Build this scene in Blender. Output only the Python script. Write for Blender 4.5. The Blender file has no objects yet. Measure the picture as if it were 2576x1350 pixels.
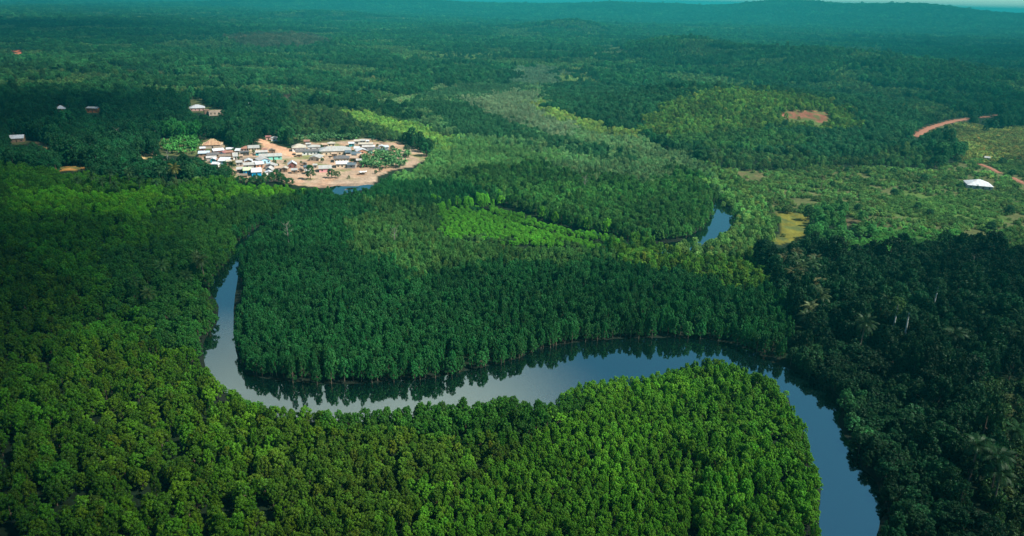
import bpy, bmesh, math, random
import numpy as np
from mathutils import Vector, Matrix

SC = bpy.context.scene
COL = SC.collection
R = math.radians
rng = np.random.default_rng(7)
random.seed(7)

# ------------------------------------------------------------------ camera
CAM = np.array([0.0, 0.0, 120.0])
FP = 1839.0                       # focal length for a frame 2576 wide
PX0, PY0 = 1288.0, 675.0
PITCH, ROLL = R(20.25), R(1.35)
fw = np.array([0, math.cos(PITCH), -math.sin(PITCH)])
r0 = np.array([1.0, 0, 0])
u0 = np.array([0, math.sin(PITCH), math.cos(PITCH)])
rt = r0 * math.cos(ROLL) + u0 * math.sin(ROLL)
up = -r0 * math.sin(ROLL) + u0 * math.cos(ROLL)

cam_data = bpy.data.cameras.new('camera')
cam_data.sensor_width = 36.0
cam_data.lens = 36.0 * FP / 2576.0
cam_data.clip_start = 1.0
cam_data.clip_end = 80000.0
cam = bpy.data.objects.new('camera', cam_data)
COL.objects.link(cam)
cam.matrix_world = Matrix(((rt[0], up[0], -fw[0], CAM[0]), (rt[1], up[1], -fw[1], CAM[1]),
                           (rt[2], up[2], -fw[2], CAM[2]), (0, 0, 0, 1)))
SC.camera = cam


def project(x, y, z):
    vx, vy, vz = x - CAM[0], y - CAM[1], z - CAM[2]
    d = vx * fw[0] + vy * fw[1] + vz * fw[2]
    d = np.where(d < 1.0, 1.0, d)
    a = vx * rt[0] + vy * rt[1] + vz * rt[2]
    b = vx * up[0] + vy * up[1] + vz * up[2]
    return PX0 + FP * a / d, PY0 - FP * b / d


def ray(px, py):
    v = rt * (px - PX0) / FP - up * (py - PY0) / FP + fw
    return v / np.linalg.norm(v)


def at_plane(px, py, z=0.0):
    v = ray(px, py)
    t = (z - CAM[2]) / v[2]
    return CAM + v * t


# ------------------------------------------------------------------ noise
def hash2(ix, iy, seed):
    n = (ix.astype(np.int64) * 374761393 + iy.astype(np.int64) * 668265263 + seed * 1442695041) & 0xFFFFFFFF
    n = ((n ^ (n >> 13)) * 1274126177) & 0xFFFFFFFF
    n = ((n ^ (n >> 16)) * 2246822519) & 0xFFFFFFFF
    return ((n ^ (n >> 15)) & 0xFFFFFF) / float(0xFFFFFF)


def vnoise(x, y, seed=0):
    x = np.asarray(x, float); y = np.asarray(y, float)
    ix, iy = np.floor(x), np.floor(y)
    fx, fy = x - ix, y - iy
    fx = fx * fx * (3 - 2 * fx); fy = fy * fy * (3 - 2 * fy)
    a = hash2(ix, iy, seed); b = hash2(ix + 1, iy, seed)
    c = hash2(ix, iy + 1, seed); d = hash2(ix + 1, iy + 1, seed)
    return (a * (1 - fx) + b * fx) * (1 - fy) + (c * (1 - fx) + d * fx) * fy


def fbm(x, y, seed=0, o=4):
    s, a, t = 0.0, 1.0, 0.0
    for k in range(o):
        s = s + a * vnoise(x * 2 ** k, y * 2 ** k, seed + k * 17); t += a; a *= 0.5
    return s / t


def sstep(a, b, x):
    t = np.clip((x - a) / (b - a), 0, 1)
    return t * t * (3 - 2 * t)


def inside(poly, x, y):
    r = np.zeros(np.shape(x), bool)
    n = len(poly)
    for i in range(n):
        x1, y1 = poly[i]; x2, y2 = poly[(i + 1) % n]
        if y1 == y2:
            continue
        c = ((y1 > y) != (y2 > y)) & (x < (x2 - x1) * (y - y1) / (y2 - y1) + x1)
        r ^= c
    return r


def seg_dist(pts, x, y, closed=True):
    d = np.full(np.shape(x), 1e9)
    n = len(pts)
    for i in range(n if closed else n - 1):
        x1, y1 = pts[i]; x2, y2 = pts[(i + 1) % n]
        dx, dy = x2 - x1, y2 - y1
        t = np.clip(((x - x1) * dx + (y - y1) * dy) / (dx * dx + dy * dy + 1e-9), 0, 1)
        d = np.minimum(d, np.hypot(x - x1 - t * dx, y - y1 - t * dy))
    return d


# ------------------------------------------------------------------ river plan
far_bank = [(598, 638), (598, 660), (597, 700), (590, 740), (586, 780), (586, 820), (588, 855), (595, 896), (604, 922), (618, 942),
            (650, 951), (701, 958), (760, 963), (813, 967), (870, 967), (925, 965), (999, 958), (1069, 956), (1148, 940), (1227, 922),
            (1305, 903), (1345, 881), (1404, 869), (1463, 861), (1562, 853), (1660, 851), (1759, 853), (1837, 865), (1897, 885),
            (1946, 915), (2012, 940), (2062, 962), (2106, 1003), (2117, 1037), (2104, 1060), (2125, 1100), (2160, 1140), (2166, 1177),
            (2203, 1209), (2212, 1240), (2236, 1284), (2214, 1306), (2204, 1350), (2195, 1460)]
near_bank = [(598, 638, 0), (563, 667, 0), (541, 693, 0), (531, 715, 0), (529, 737, 0), (546, 760, 0), (552, 775, 0), (548, 812, 0),
             (524, 842, 0), (511, 868, 0), (515, 913, 1), (548, 954, 3), (589, 983, 4), (626, 1004, 5), (682, 1014, 5), (749, 1020, 5),
             (828, 1029, 5), (943, 1023, 5), (1036, 1013, 5), (1111, 1000, 5), (1187, 997, 5), (1266, 993, 5), (1392, 997, 5),
             (1424, 976, 4.5), (1463, 958, 4.5), (1542, 948, 4.5), (1640, 936, 4.5), (1719, 915, 4.5), (1759, 901, 5), (1798, 893, 5),
             (1837, 897, 5), (1877, 920, 5), (1916, 932, 5), (1953, 952, 4), (1987, 980, 3), (2003, 1030, 3), (2031, 1071, 3),
             (2044, 1121, 3), (2050, 1165, 3), (2072, 1209, 3), (2067, 1256, 3), (2069, 1350, 3), (2060, 1460, 3)]
main_poly = [tuple(at_plane(a, b, 0)[:2]) for a, b in far_bank] + [tuple(at_plane(a, b, z)[:2]) for a, b, z in reversed(near_bank)]
main_seen = far_bank + [(a, b) for a, b, z in reversed(near_bank)]

loop_poly_P = [(1805, 520), (1805, 540), (1798, 560), (1786, 577), (1768, 592), (1748, 606), (1770, 603), (1798, 590), (1818, 577),
               (1834, 565), (1838, 548), (1826, 532), (1812, 520)]
loop_poly = [tuple(at_plane(a, b, 0)[:2]) for a, b in loop_poly_P]
creek_P = [(828, 471), (834, 478), (842, 487), (856, 485), (864, 480), (872, 473), (900, 471), (926, 474), (944, 464), (930, 465), (905, 468), (872, 470), (850, 468)]
creek_poly = [tuple(at_plane(a, b, 0)[:2]) for a, b in creek_P]

hidden = [(598, 645), (622, 602), (680, 560), (760, 520), (826, 492), (856, 480), (905, 471), (950, 464), (1020, 464), (1090, 474), (1150, 492),
          (1220, 527), (1280, 555), (1380, 582), (1480, 604), (1560, 616), (1660, 621), (1740, 610), (1790, 580), (1818, 545), (1815, 522),
          (1790, 490), (1740, 455), (1660, 425), (1540, 392), (1400, 368), (1270, 357), (1180, 352), (1130, 337), (1060, 307),
          (1010, 282), (1000, 266), (1060, 251), (1180, 229), (1300, 200)]
hidden_w = [tuple(at_plane(a, b, 1.5)[:2]) for a, b in hidden]


def river_sd(x, y):
    """signed distance to open water: negative in the river"""
    sd = np.full(np.shape(x), 300.0)
    far = (y > 1500) | (y < 40) | (np.abs(x) > 700)
    sel = ~far
    if not np.any(sel):
        return sd
    xs, ys = x[sel], y[sel]
    out = np.full(xs.shape, 300.0)
    for poly in (main_poly, loop_poly, creek_poly):
        d = seg_dist(poly, xs, ys)
        d = np.where(inside(poly, xs, ys), -d, d)
        out = np.minimum(out, d)
    out = np.minimum(out, seg_dist(hidden_w, xs, ys, False) - 2.6)
    out = np.minimum(out, seg_dist(hidden_w[16:21], xs, ys, False) - 7.0)
    out = np.minimum(out, seg_dist(hidden_w[:3], xs, ys, False) - 5.0)
    sd[sel] = out
    return sd


# ------------------------------------------------------------------ terrain
def bump_at(px, py, h, rx, ry, rot=0.0):
    p = at_plane(px, py, 0)
    return (p[0], p[1], h, rx, ry, rot)


BUMPS = [
    bump_at(1870, 292, 27, 170, 120, 0.1),       # bushy hill with the bare scar
    bump_at(1720, 148, 37, 170, 170, 0.0),       # ridge, first crest
    bump_at(2080, 178, 33, 260, 150, -0.25),     # ridge, second crest
    bump_at(2330, 215, 26, 220, 120, -0.2),
    bump_at(700, 120, 20, 190, 130, 0.0),        # low brown hill
    bump_at(820, 52, 38, 420, 260, 0.0),
    bump_at(1430, 84, 40, 190, 170, 0.0),
    bump_at(560, 165, 8, 120, 60, 0.0),
    (3500.0, 5000.0, 74, 900, 450, 0.0), (2450.0, 5000.0, 106, 600, 450, 0.0), (1750.0, 5200.0, 116, 460, 450, 0.0), (900.0, 5600.0, 92, 900, 500, 0.0), (-1200.0, 6000.0, 90, 1500, 600, 0.0),
    (1500.0, 9500.0, 60, 900, 500, 0.0), (-2500.0, 9000.0, 60, 1800, 600, 0.0),
]


def height(x, y):
    x = np.asarray(x, float); y = np.asarray(y, float)
    sd = river_sd(x, y)
    h = np.where(sd < 0, np.maximum(sd * 0.35, -1.6), 0.45 * np.tanh(np.maximum(sd, 0) / 3.0) + 0.018 * np.clip(sd, 0, 80))
    d = np.hypot(x, y)
    for bx, by, bh, rx, ry, rot in BUMPS:
        dx, dy = x - bx, y - by
        a = (dx * math.cos(rot) + dy * math.sin(rot)) / rx
        b = (-dx * math.sin(rot) + dy * math.cos(rot)) / ry
        h = h + bh * np.exp(-(a * a + b * b) * 1.2)
    und = fbm(x / 260.0, y / 260.0, 5, 3) - 0.5
    h = h + und * 10.0 * sstep(650, 1100, d) + (fbm(x / 900.0, y / 900.0, 11, 3) - 0.5) * 46.0 * sstep(1500, 4500, d)
    h = h + (fbm(x / 40.0, y / 40.0, 3, 2) - 0.5) * 0.6 * sstep(4, 20, sd)
    return h


def h1(x, y):
    return float(height(np.array([x]), np.array([y]))[0])


_T = np.concatenate([np.linspace(120, 1200, 700), np.geomspace(1202, 16000, 700)])


def at(px, py):
    """ground point seen at a frame position"""
    v = ray(px, py)
    X = CAM[None, :] + v[None, :] * _T[:, None]
    g = X[:, 2] - height(X[:, 0], X[:, 1])
    k = np.argmax(g < 0)
    if g[k] >= 0:
        k = len(_T) - 1
    k = max(k, 1)
    a = g[k - 1] / (g[k - 1] - g[k] + 1e-9)
    t = _T[k - 1] + (_T[k] - _T[k - 1]) * a
    p = CAM + v * t
    p[2] = h1(p[0], p[1])
    return p


# ------------------------------------------------------------------ zones (traced outlines, looked up on the ground)
# kind: M mangrove, B broadleaf, S scrub, G open ground ; spacing m, crown scale, height scale
Z = []


def zone(key, poly, kind, tint, spacing=4.4, cs=1.0, hs=1.0, var=0.16, ground=None):
    Z.append(dict(key=key, poly=poly, kind=kind, tint=tint, sp=spacing, cs=cs, hs=hs, var=var, ground=ground))


SAND = (0.275, 0.20, 0.143); RED = (0.14, 0.055, 0.034); ROADC = (0.20, 0.085, 0.052); GRASSY = (0.10, 0.098, 0.015); MUD = (0.27, 0.205, 0.155)
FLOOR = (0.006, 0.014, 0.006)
W, H_ = 2576, 1350
BIG = 3200
# broad regions first, finer ones later (the last one that holds wins)
zone('background', [(-900, -400), (BIG, -400), (BIG, 480), (-900, 480)], 'B', (0.024, 0.092, 0.026), 5.6, 0.62, 0.68, .42)
zone('left_forest', [(-900, 255), (700, 255), (720, 350), (600, 430), (640, 470), (520, 470), (250, 465), (-900, 430)], 'B', (0.011, 0.062, 0.018), 5.2, .60, .72, .36)
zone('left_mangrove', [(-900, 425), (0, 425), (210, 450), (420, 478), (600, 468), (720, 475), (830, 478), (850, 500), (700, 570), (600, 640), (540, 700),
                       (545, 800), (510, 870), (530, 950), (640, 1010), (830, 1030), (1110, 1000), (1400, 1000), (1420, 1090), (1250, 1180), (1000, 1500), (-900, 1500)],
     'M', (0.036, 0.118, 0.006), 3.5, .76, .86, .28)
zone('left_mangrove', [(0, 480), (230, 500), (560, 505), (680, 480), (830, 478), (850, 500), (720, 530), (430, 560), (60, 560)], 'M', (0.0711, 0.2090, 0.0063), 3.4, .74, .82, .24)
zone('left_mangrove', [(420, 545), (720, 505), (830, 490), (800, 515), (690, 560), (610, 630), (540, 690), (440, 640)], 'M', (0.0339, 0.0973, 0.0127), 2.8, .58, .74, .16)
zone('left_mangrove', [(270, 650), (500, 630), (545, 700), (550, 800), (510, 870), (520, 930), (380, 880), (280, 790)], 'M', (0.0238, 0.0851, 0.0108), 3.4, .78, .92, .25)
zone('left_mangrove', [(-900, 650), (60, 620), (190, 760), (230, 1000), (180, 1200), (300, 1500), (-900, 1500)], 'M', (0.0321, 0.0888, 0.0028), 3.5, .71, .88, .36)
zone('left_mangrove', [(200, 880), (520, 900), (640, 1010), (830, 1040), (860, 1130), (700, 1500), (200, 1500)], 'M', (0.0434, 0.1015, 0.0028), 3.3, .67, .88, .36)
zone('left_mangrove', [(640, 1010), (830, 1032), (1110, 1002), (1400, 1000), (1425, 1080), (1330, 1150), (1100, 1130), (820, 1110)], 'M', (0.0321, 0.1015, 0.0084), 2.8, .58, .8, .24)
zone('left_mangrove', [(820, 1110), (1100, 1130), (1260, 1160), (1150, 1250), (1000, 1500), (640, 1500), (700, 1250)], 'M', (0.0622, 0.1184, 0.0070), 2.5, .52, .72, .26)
zone('spit', [(1392, 1000), (1470, 952), (1640, 932), (1800, 890), (1950, 945), (2035, 1070), (2080, 1210), (2075, 1500), (900, 1500), (1000, 1340), (1250, 1180), (1425, 1080)],
     'M', (0.0937, 0.2219, 0.0108), 2.0, .385, .52, .18)
zone('spit', [(1700, 915), (1800, 888), (1950, 945), (2035, 1070), (2080, 1210), (2075, 1500), (1780, 1500), (1760, 1200), (1720, 1050)], 'M', (0.0711, 0.1877, 0.0098), 2.6, .54, .74, .22)
zone('peninsula', [(598, 630), (640, 585), (720, 535), (830, 480), (960, 455), (1100, 455), (1200, 500), (1290, 560), (1420, 590), (1540, 612), (1680, 625), (1780, 600),
                   (1880, 640), (1960, 750), (2010, 860), (1960, 915), (1900, 890), (1760, 856), (1560, 856), (1400, 872), (1300, 905), (1070, 960), (900, 970), (680, 965), (600, 920), (586, 820)],
     'M', (0.018, 0.092, 0.020), 2.7, .56, .95, .28)
zone('peninsula', [(860, 560), (1060, 520), (1160, 600), (1500, 620), (1560, 680), (1320, 700), (1060, 720), (900, 660)], 'M', (0.0643, 0.1421, 0.0295), 2.7, .54, .9, .28)
zone('peninsula', [(1540, 625), (1790, 615), (1900, 660), (1960, 740), (1840, 760), (1650, 700), (1540, 680)], 'M', (0.0782, 0.1749, 0.0164), 3.4, .66, .76, .42)
zone('meadow', [(1080, 560), (1120, 530), (1215, 522), (1330, 555), (1440, 582), (1565, 608), (1500, 630), (1300, 625), (1155, 606), (1085, 588)], 'M', (0.1200, 0.3136, 0.0185), 2.3, .44, .34, .14)


def CC(pts):
    return [(754.7 + a * .5371, 151 + b * .5371) for a, b in pts]


zone('right_forest', CC([(1100, 120), (1300, 110), (1700, 150), (2300, 130), (2800, 200), (2980, 350), (2900, 470), (2500, 500), (2300, 480), (2150, 500), (1950, 480), (1850, 450), (1700, 420), (1580, 380), (1400, 310), (1180, 240), (1120, 180)]),
     'B', (0.022, 0.098, 0.034), 4.3, .43, .44, .38)
zone('right_forest', CC([(1560, 330), (1740, 205), (1850, 160), (2050, 148), (2260, 165), (2500, 215), (2620, 270), (2600, 330), (2450, 350), (2200, 330), (1950, 370), (1700, 390)]), 'B', (0.0837, 0.1950, 0.0330), 3.7, .33, .32, .42, (0.05, 0.075, 0.02))
zone('right_forest', CC([(1700, 390), (1950, 360), (2150, 345), (2420, 380), (2250, 440), (1900, 430), (1750, 420)]), 'B', (0.0486, 0.1534, 0.0352), 4.2, .42, .44, .4)
zone('right_forest', CC([(1860, 425), (2300, 455), (2500, 470), (2900, 440), (2960, 520), (2600, 560), (2200, 545), (1950, 505)]), 'B', (0.044, 0.122, 0.032), 4.6, .31, .30, .45)
zone('far_mangrove', CC([(420, 215), (520, 180), (700, 140), (880, 105), (1150, 130), (1180, 240), (1400, 310), (1580, 380), (1700, 430), (1900, 500), (2000, 560), (1930, 640), (1700, 560), (1300, 500), (1000, 470), (750, 400), (560, 310)]),
     'M', (0.1160, 0.2494, 0.0840), 3.4, .66, .72, .24)
zone('loop', CC([(560, 400), (620, 400), (750, 385), (900, 395), (1100, 430), (1300, 480), (1500, 500), (1300, 510), (1000, 520), (830, 540), (640, 610), (480, 600), (430, 560), (560, 490), (600, 450)]), 'M', (0.1120, 0.2752, 0.0690), 3.2, .62, .66, .22)
zone('far_mangrove', CC([(210, 255), (320, 255), (420, 280), (520, 320), (620, 380), (740, 385), (700, 410), (620, 430), (570, 420), (480, 380), (380, 340), (260, 300)]), 'M', (0.1800, 0.3526, 0.0630), 3.6, .7, .66, .26)
zone('far_mangrove', CC([(290, 215), (400, 190), (620, 150), (860, 105), (880, 118), (700, 160), (520, 190), (460, 225), (360, 240)]), 'M', (0.1760, 0.2924, 0.1125), 3.6, .7, .6, .2)
zone('far_mangrove', CC([(470, 232), (560, 200), (760, 215), (900, 280), (1060, 345), (1250, 400), (1450, 440), (1570, 490), (1560, 510), (1400, 470), (1200, 430), (1000, 400), (800, 365), (750, 372), (690, 325), (600, 280)]), 'M', (0.0330, 0.1196, 0.0396), 3.5, .76, .95, .25)
zone('far_mangrove', CC([(520, 185), (700, 145), (880, 110), (1000, 120), (1100, 150), (1000, 170), (760, 205), (620, 200)]), 'M', (0.0510, 0.1404, 0.0528), 3.6, .76, .9, .22)
zone('far_mangrove', CC([(740, 212), (880, 185), (1010, 165), (1120, 165), (1140, 245), (1300, 330), (1270, 390), (1060, 335), (880, 270)]), 'M', (0.1960, 0.2838, 0.1380), 3.3, .64, .78, .16)
zone('far_mangrove', CC([(1270, 345), (1400, 350), (1560, 390), (1750, 450), (1900, 520), (1800, 530), (1600, 470), (1400, 420)]), 'M', (0.1520, 0.2752, 0.1020), 3.3, .64, .7, .2)
zone('far_mangrove', CC([(1040, 215), (1130, 220), (1250, 255), (1420, 305), (1570, 360), (1580, 390), (1450, 370), (1280, 320), (1130, 265)]), 'M', (0.2160, 0.3526, 0.0750), 3.8, .76, .58, .26)
zone('far_mangrove', CC([(960, 60), (1140, 40), (1240, 90), (1200, 130), (1060, 130)]), 'M', (0.1200, 0.2150, 0.1170), 4.0, .8, .8, .2)
zone('loop', CC([(640, 610), (830, 535), (1000, 518), (1300, 505), (1560, 505), (1750, 530), (1900, 570), (1945, 680), (1935, 750), (1860, 835), (1660, 868), (1450, 828), (1200, 768), (930, 678), (800, 612)]),
     'M', (0.0390, 0.1404, 0.0242), 3.3, .74, .95, .34)
zone('loop', CC([(1150, 500), (1320, 490), (1560, 500), (1740, 540), (1700, 600), (1500, 590), (1300, 570)]), 'M', (0.1080, 0.2236, 0.0780), 3.2, .64, .86, .26)
zone('loop', CC([(1900, 500), (2040, 520), (2150, 640), (2220, 760), (2210, 860), (2100, 960), (1850, 960), (1660, 890), (1860, 850), (2020, 760), (1990, 690), (1950, 660)]), 'M', (0.1000, 0.2408, 0.0540), 3.4, .66, .7, .42)
zone('field', [(1375, 180), (1440, 172), (1500, 190), (1540, 208), (1500, 216), (1420, 205)], 'S', (0.13, 0.21, 0.06), 4.4, 1.2, 1.3, .2, (0.06, 0.09, 0.02))
zone('field', [(1020, 148), (1080, 138), (1260, 136), (1250, 150), (1150, 158), (1040, 160)], 'S', (0.105, 0.19, 0.055), 4.4, 1.2, 1.3, .2, (0.06, 0.09, 0.02))
zone('field', [(1470, 135), (1490, 118), (1570, 116), (1600, 135), (1560, 150), (1490, 148)], 'S', (0.085, 0.14, 0.055), 4.4, 1.2, 1.3, .25, (0.06, 0.09, 0.02))
zone('scrub', [(1830, 425), (1960, 432), (2060, 425), (2340, 432), (2420, 400), (BIG, 380), (BIG, 700), (2576, 660), (2400, 640), (2200, 668), (2090, 660), (2050, 600), (2030, 540), (1950, 535), (1890, 480)],
     'S', (0.0633, 0.1552, 0.0345), 2.9, 1.0, .9, .38, (0.060, 0.072, 0.026))
zone('scrub', [(2100, 590), (2250, 570), (2450, 600), (2400, 635), (2230, 660), (2110, 655)], 'S', (0.0575, 0.2012, 0.0345), 2.4, .9, .75, .22, (0.04, 0.09, 0.02))
zone('scrub', [(2240, 480), (2440, 500), (2540, 560), (2400, 570), (2200, 540)], 'S', (0.0690, 0.1667, 0.0345), 2.4, .85, .7, .22, (0.05, 0.09, 0.02))
zone('right_forest', [(2040, 545), (2090, 530), (2160, 560), (2180, 600), (2100, 612), (2110, 660), (2040, 640), (2020, 600)], 'B', (0.0460, 0.1728, 0.0377), 5.0, .5, .5, .25)
zone('right_forest', [(2340, 300), (2440, 330), (BIG, 300), (BIG, 400), (2420, 405), (2380, 370)], 'S', (0.1350, 0.1869, 0.0454), 3.2, 1.1, 1.1, .4, (0.06, 0.07, 0.025))
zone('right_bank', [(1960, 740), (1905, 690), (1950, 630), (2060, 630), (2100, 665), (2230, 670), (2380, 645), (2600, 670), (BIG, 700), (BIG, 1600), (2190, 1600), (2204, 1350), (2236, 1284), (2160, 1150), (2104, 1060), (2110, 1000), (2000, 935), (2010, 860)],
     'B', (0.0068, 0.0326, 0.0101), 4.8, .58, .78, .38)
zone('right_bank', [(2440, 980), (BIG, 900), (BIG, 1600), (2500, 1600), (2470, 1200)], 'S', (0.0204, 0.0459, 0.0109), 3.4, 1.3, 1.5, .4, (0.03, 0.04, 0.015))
zone('left_forest', [(400, 350), (500, 343), (520, 375), (495, 395), (420, 390)], 'B', (0.030, 0.145, 0.026), 4.6, .5, .5, .2)
zone('field', [(255, 236), (330, 232), (500, 240), (690, 235), (690, 243), (560, 250), (400, 254), (300, 250)], 'S', (0.075, 0.155, 0.020), 3.0, .7, .5, .2, (0.075, 0.13, 0.02))
zone('field', [(225, 168), (300, 160), (310, 178), (240, 180)], 'S', (0.08, 0.15, 0.03), 3.4, .8, .6, .2, (0.075, 0.12, 0.025))
zone('field', [(430, 205), (500, 196), (520, 208), (450, 216)], 'S', (0.10, 0.11, 0.04), 3.4, .8, .6, .2, (0.09, 0.09, 0.03))
zone('field', [(470, 100), (500, 92), (515, 108), (490, 118)], 'S', (0.08, 0.11, 0.04), 4.0, .9, .7, .2, (0.08, 0.09, 0.03))
zone('field', [(270, 178), (370, 172), (460, 176), (440, 194), (300, 196)], 'S', (0.055, 0.085, 0.030), 3.4, .9, .9, .3, (0.05, 0.06, 0.02))
zone('field', [(560, 98), (680, 90), (790, 92), (830, 112), (760, 128), (620, 126)], 'B', (0.060, 0.080, 0.048), 6, .7, .6, .25)
zone('field', [(640, 266), (690, 243), (765, 243), (760, 262), (690, 270)], 'S', (0.085, 0.075, 0.050), 3.6, 1.0, .8, .25, (0.16, 0.10, 0.07))
# open ground: no trunk stands in it and no crown in front of it may hide it
CLEAR = []


def clear(key, poly, color, keep=0.0):
    CLEAR.append(dict(key=key, poly=poly, color=color, keep=keep))


VILLAGE = [(500, 405), (497, 388), (505, 379), (560, 373), (606, 378), (660, 374), (648, 362), (632, 348), (636, 345), (662, 354), (700, 366), (735, 377), (738, 364), (760, 359), (800, 360),
           (850, 356), (878, 353), (930, 350), (995, 358), (1030, 368), (1060, 376), (1075, 392), (1070, 402), (1052, 414), (1036, 421), (990, 431), (957, 444), (945, 460), (941, 468), (926, 475), (905, 471), (870, 472),
           (866, 482), (842, 487), (832, 473), (780, 469), (736, 467), (700, 458), (640, 461), (608, 460), (590, 450), (585, 435), (560, 425), (530, 415)]
clear('village', VILLAGE, SAND)
clear('lawn', [(1952, 536), (2030, 537), (2034, 560), (2018, 607), (1985, 612), (1948, 616), (1935, 606), (1958, 592), (1962, 560)], GRASSY)
clear('scar', [(1966, 288), (1990, 280), (2045, 276), (2080, 282), (2092, 300), (2070, 312), (2040, 304), (2005, 300), (1975, 302)], RED, .25)
for x0, y0, x1, y1 in ((140, 264, 168, 284), (213, 267, 254, 286), (476, 250, 518, 286), (514, 268, 566, 292), (618, 258, 638, 269), (-4, 271, 10, 279), (22, 341, 72, 362), (2430, 450, 2500, 476), (254, 17, 272, 27), (506, 347, 568, 378), (662, 341, 702, 358), (738, 344, 915, 362), (404, 348, 504, 392)):
    clear('yard', [(x0, y0), (x1, y0), (x1, y1), (x0, y1)], (0.07, 0.075, 0.03))
clear('soil', [(130, 424), (165, 416), (205, 413), (225, 416), (220, 421), (190, 428), (150, 432)], (0.25, 0.125, 0.035))
clear('soil', [(346, 390), (388, 388), (390, 400), (352, 400)], (0.42, 0.28, 0.14))
clear('soil', [(82, 360), (100, 352), (112, 360), (130, 378), (120, 380), (104, 368)], (0.30, 0.19, 0.08))
clear('soil', [(32, 128), (54, 126), (54, 136), (34, 138)], (0.42, 0.12, 0.06))
clear('soil', [(0, 142), (8, 142), (8, 148), (0, 148)], (0.42, 0.14, 0.07))
clear('soil', [(1850, 432), (1900, 426), (1930, 440), (1905, 458), (1865, 452)], (0.075, 0.07, 0.03), .6)
clear('soil', [(2110, 552), (2150, 548), (2170, 560), (2130, 570)], (0.075, 0.06, 0.03), .35)
LOOP_VIEW = [(1800, 518), (1800, 540), (1792, 560), (1780, 577), (1762, 592), (1738, 608), (1770, 608), (1802, 595), (1824, 581), (1842, 567), (1845, 546), (1832, 528), (1814, 514)]
MEADOW_VIEW = [(1090, 562), (1125, 534), (1215, 529), (1330, 558), (1440, 584), (1545, 606), (1495, 622), (1300, 617), (1165, 600), (1100, 585)]
# dirt roads as ribbons (frame centre line, half width in m)
ROADS = [([(2304, 345), (2316, 335), (2335, 324), (2365, 314), (2400, 305), (2437, 299)], 2.9),
         ([(2462, 296), (2485, 294), (2512, 290)], 1.9),
         ([(2466, 414), (2490, 423), (2516, 437)], 1.9),
         ([(2548, 448), (2566, 458), (2600, 472)], 2.0)]
ROADS_W = [([at(a, b)[:2] for a, b in pts], w) for pts, w in ROADS]


def warp(x, y, px, py):
    d = np.hypot(x, y) + 1
    k = FP / d * (5.0 + np.clip(d - 350, 0, 3000) * .02)
    n1 = fbm(x / 22.0, y / 22.0, 41, 3) - 0.5
    n2 = fbm(x / 22.0, y / 22.0, 71, 3) - 0.5
    b = np.clip((d - 450) / 500, 0, 1) * FP / d
    n3 = fbm(x / 85.0, y / 85.0, 241, 2) - 0.5
    n4 = fbm(x / 85.0, y / 85.0, 271, 2) - 0.5
    return px + n1 * k * 3.0 + n3 * b * 60, py + n2 * k * 0.7 + n4 * b * 14


def lookup(x, y, z):
    """index of the zone at each ground point"""
    px, py = project(x, y, z)
    wx, wy = warp(x, y, px, py)
    idx = np.zeros(np.shape(x), int)
    for i, q in enumerate(Z):
        idx[inside(q['poly'], wx, wy)] = i
    return idx, px, py


# ------------------------------------------------------------------ materials
def new_mat(name):
    m = bpy.data.materials.new(name)
    m.use_nodes = True
    nt = m.node_tree
    nt.nodes.clear()
    return m, nt, nt.nodes, nt.links


def N(nodes, t, **kw):
    n = nodes.new(t)
    for k, v in kw.items():
        setattr(n, k, v)
    return n


def leaf_material(name, translucent=0.3, spread=0.5):
    m, nt, n, l = new_mat(name)
    out = N(n, 'ShaderNodeOutputMaterial')
    a = N(n, 'ShaderNodeAttribute', attribute_name='tint', attribute_type='INSTANCER')
    g = N(n, 'ShaderNodeNewGeometry')
    mr = N(n, 'ShaderNodeMapRange')
    mr.inputs['To Min'].default_value = 1.0 - spread
    mr.inputs['To Max'].default_value = 1.0 + spread
    l.new(g.outputs['Random Per Island'], mr.inputs['Value'])
    mul = N(n, 'ShaderNodeVectorMath', operation='SCALE')
    l.new(a.outputs['Color'], mul.inputs[0])
    l.new(mr.outputs[0], mul.inputs['Scale'])
    d = N(n, 'ShaderNodeBsdfDiffuse')
    t = N(n, 'ShaderNodeBsdfTranslucent')
    gl = N(n, 'ShaderNodeBsdfGlossy')
    gl.inputs['Roughness'].default_value = 0.45
    gl.inputs['Color'].default_value = (0.7, 0.9, 0.75, 1)
    mix = N(n, 'ShaderNodeMixShader'); mix.inputs[0].default_value = translucent
    mix2 = N(n, 'ShaderNodeMixShader'); mix2.inputs[0].default_value = 0.012
    l.new(mul.outputs[0], d.inputs['Color']); l.new(mul.outputs[0], t.inputs['Color'])
    l.new(d.outputs[0], mix.inputs[1]); l.new(t.outputs[0], mix.inputs[2])
    l.new(mix.outputs[0], mix2.inputs[1]); l.new(gl.outputs[0], mix2.inputs[2])
    l.new(mix2.outputs[0], out.inputs['Surface'])
    return m


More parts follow.
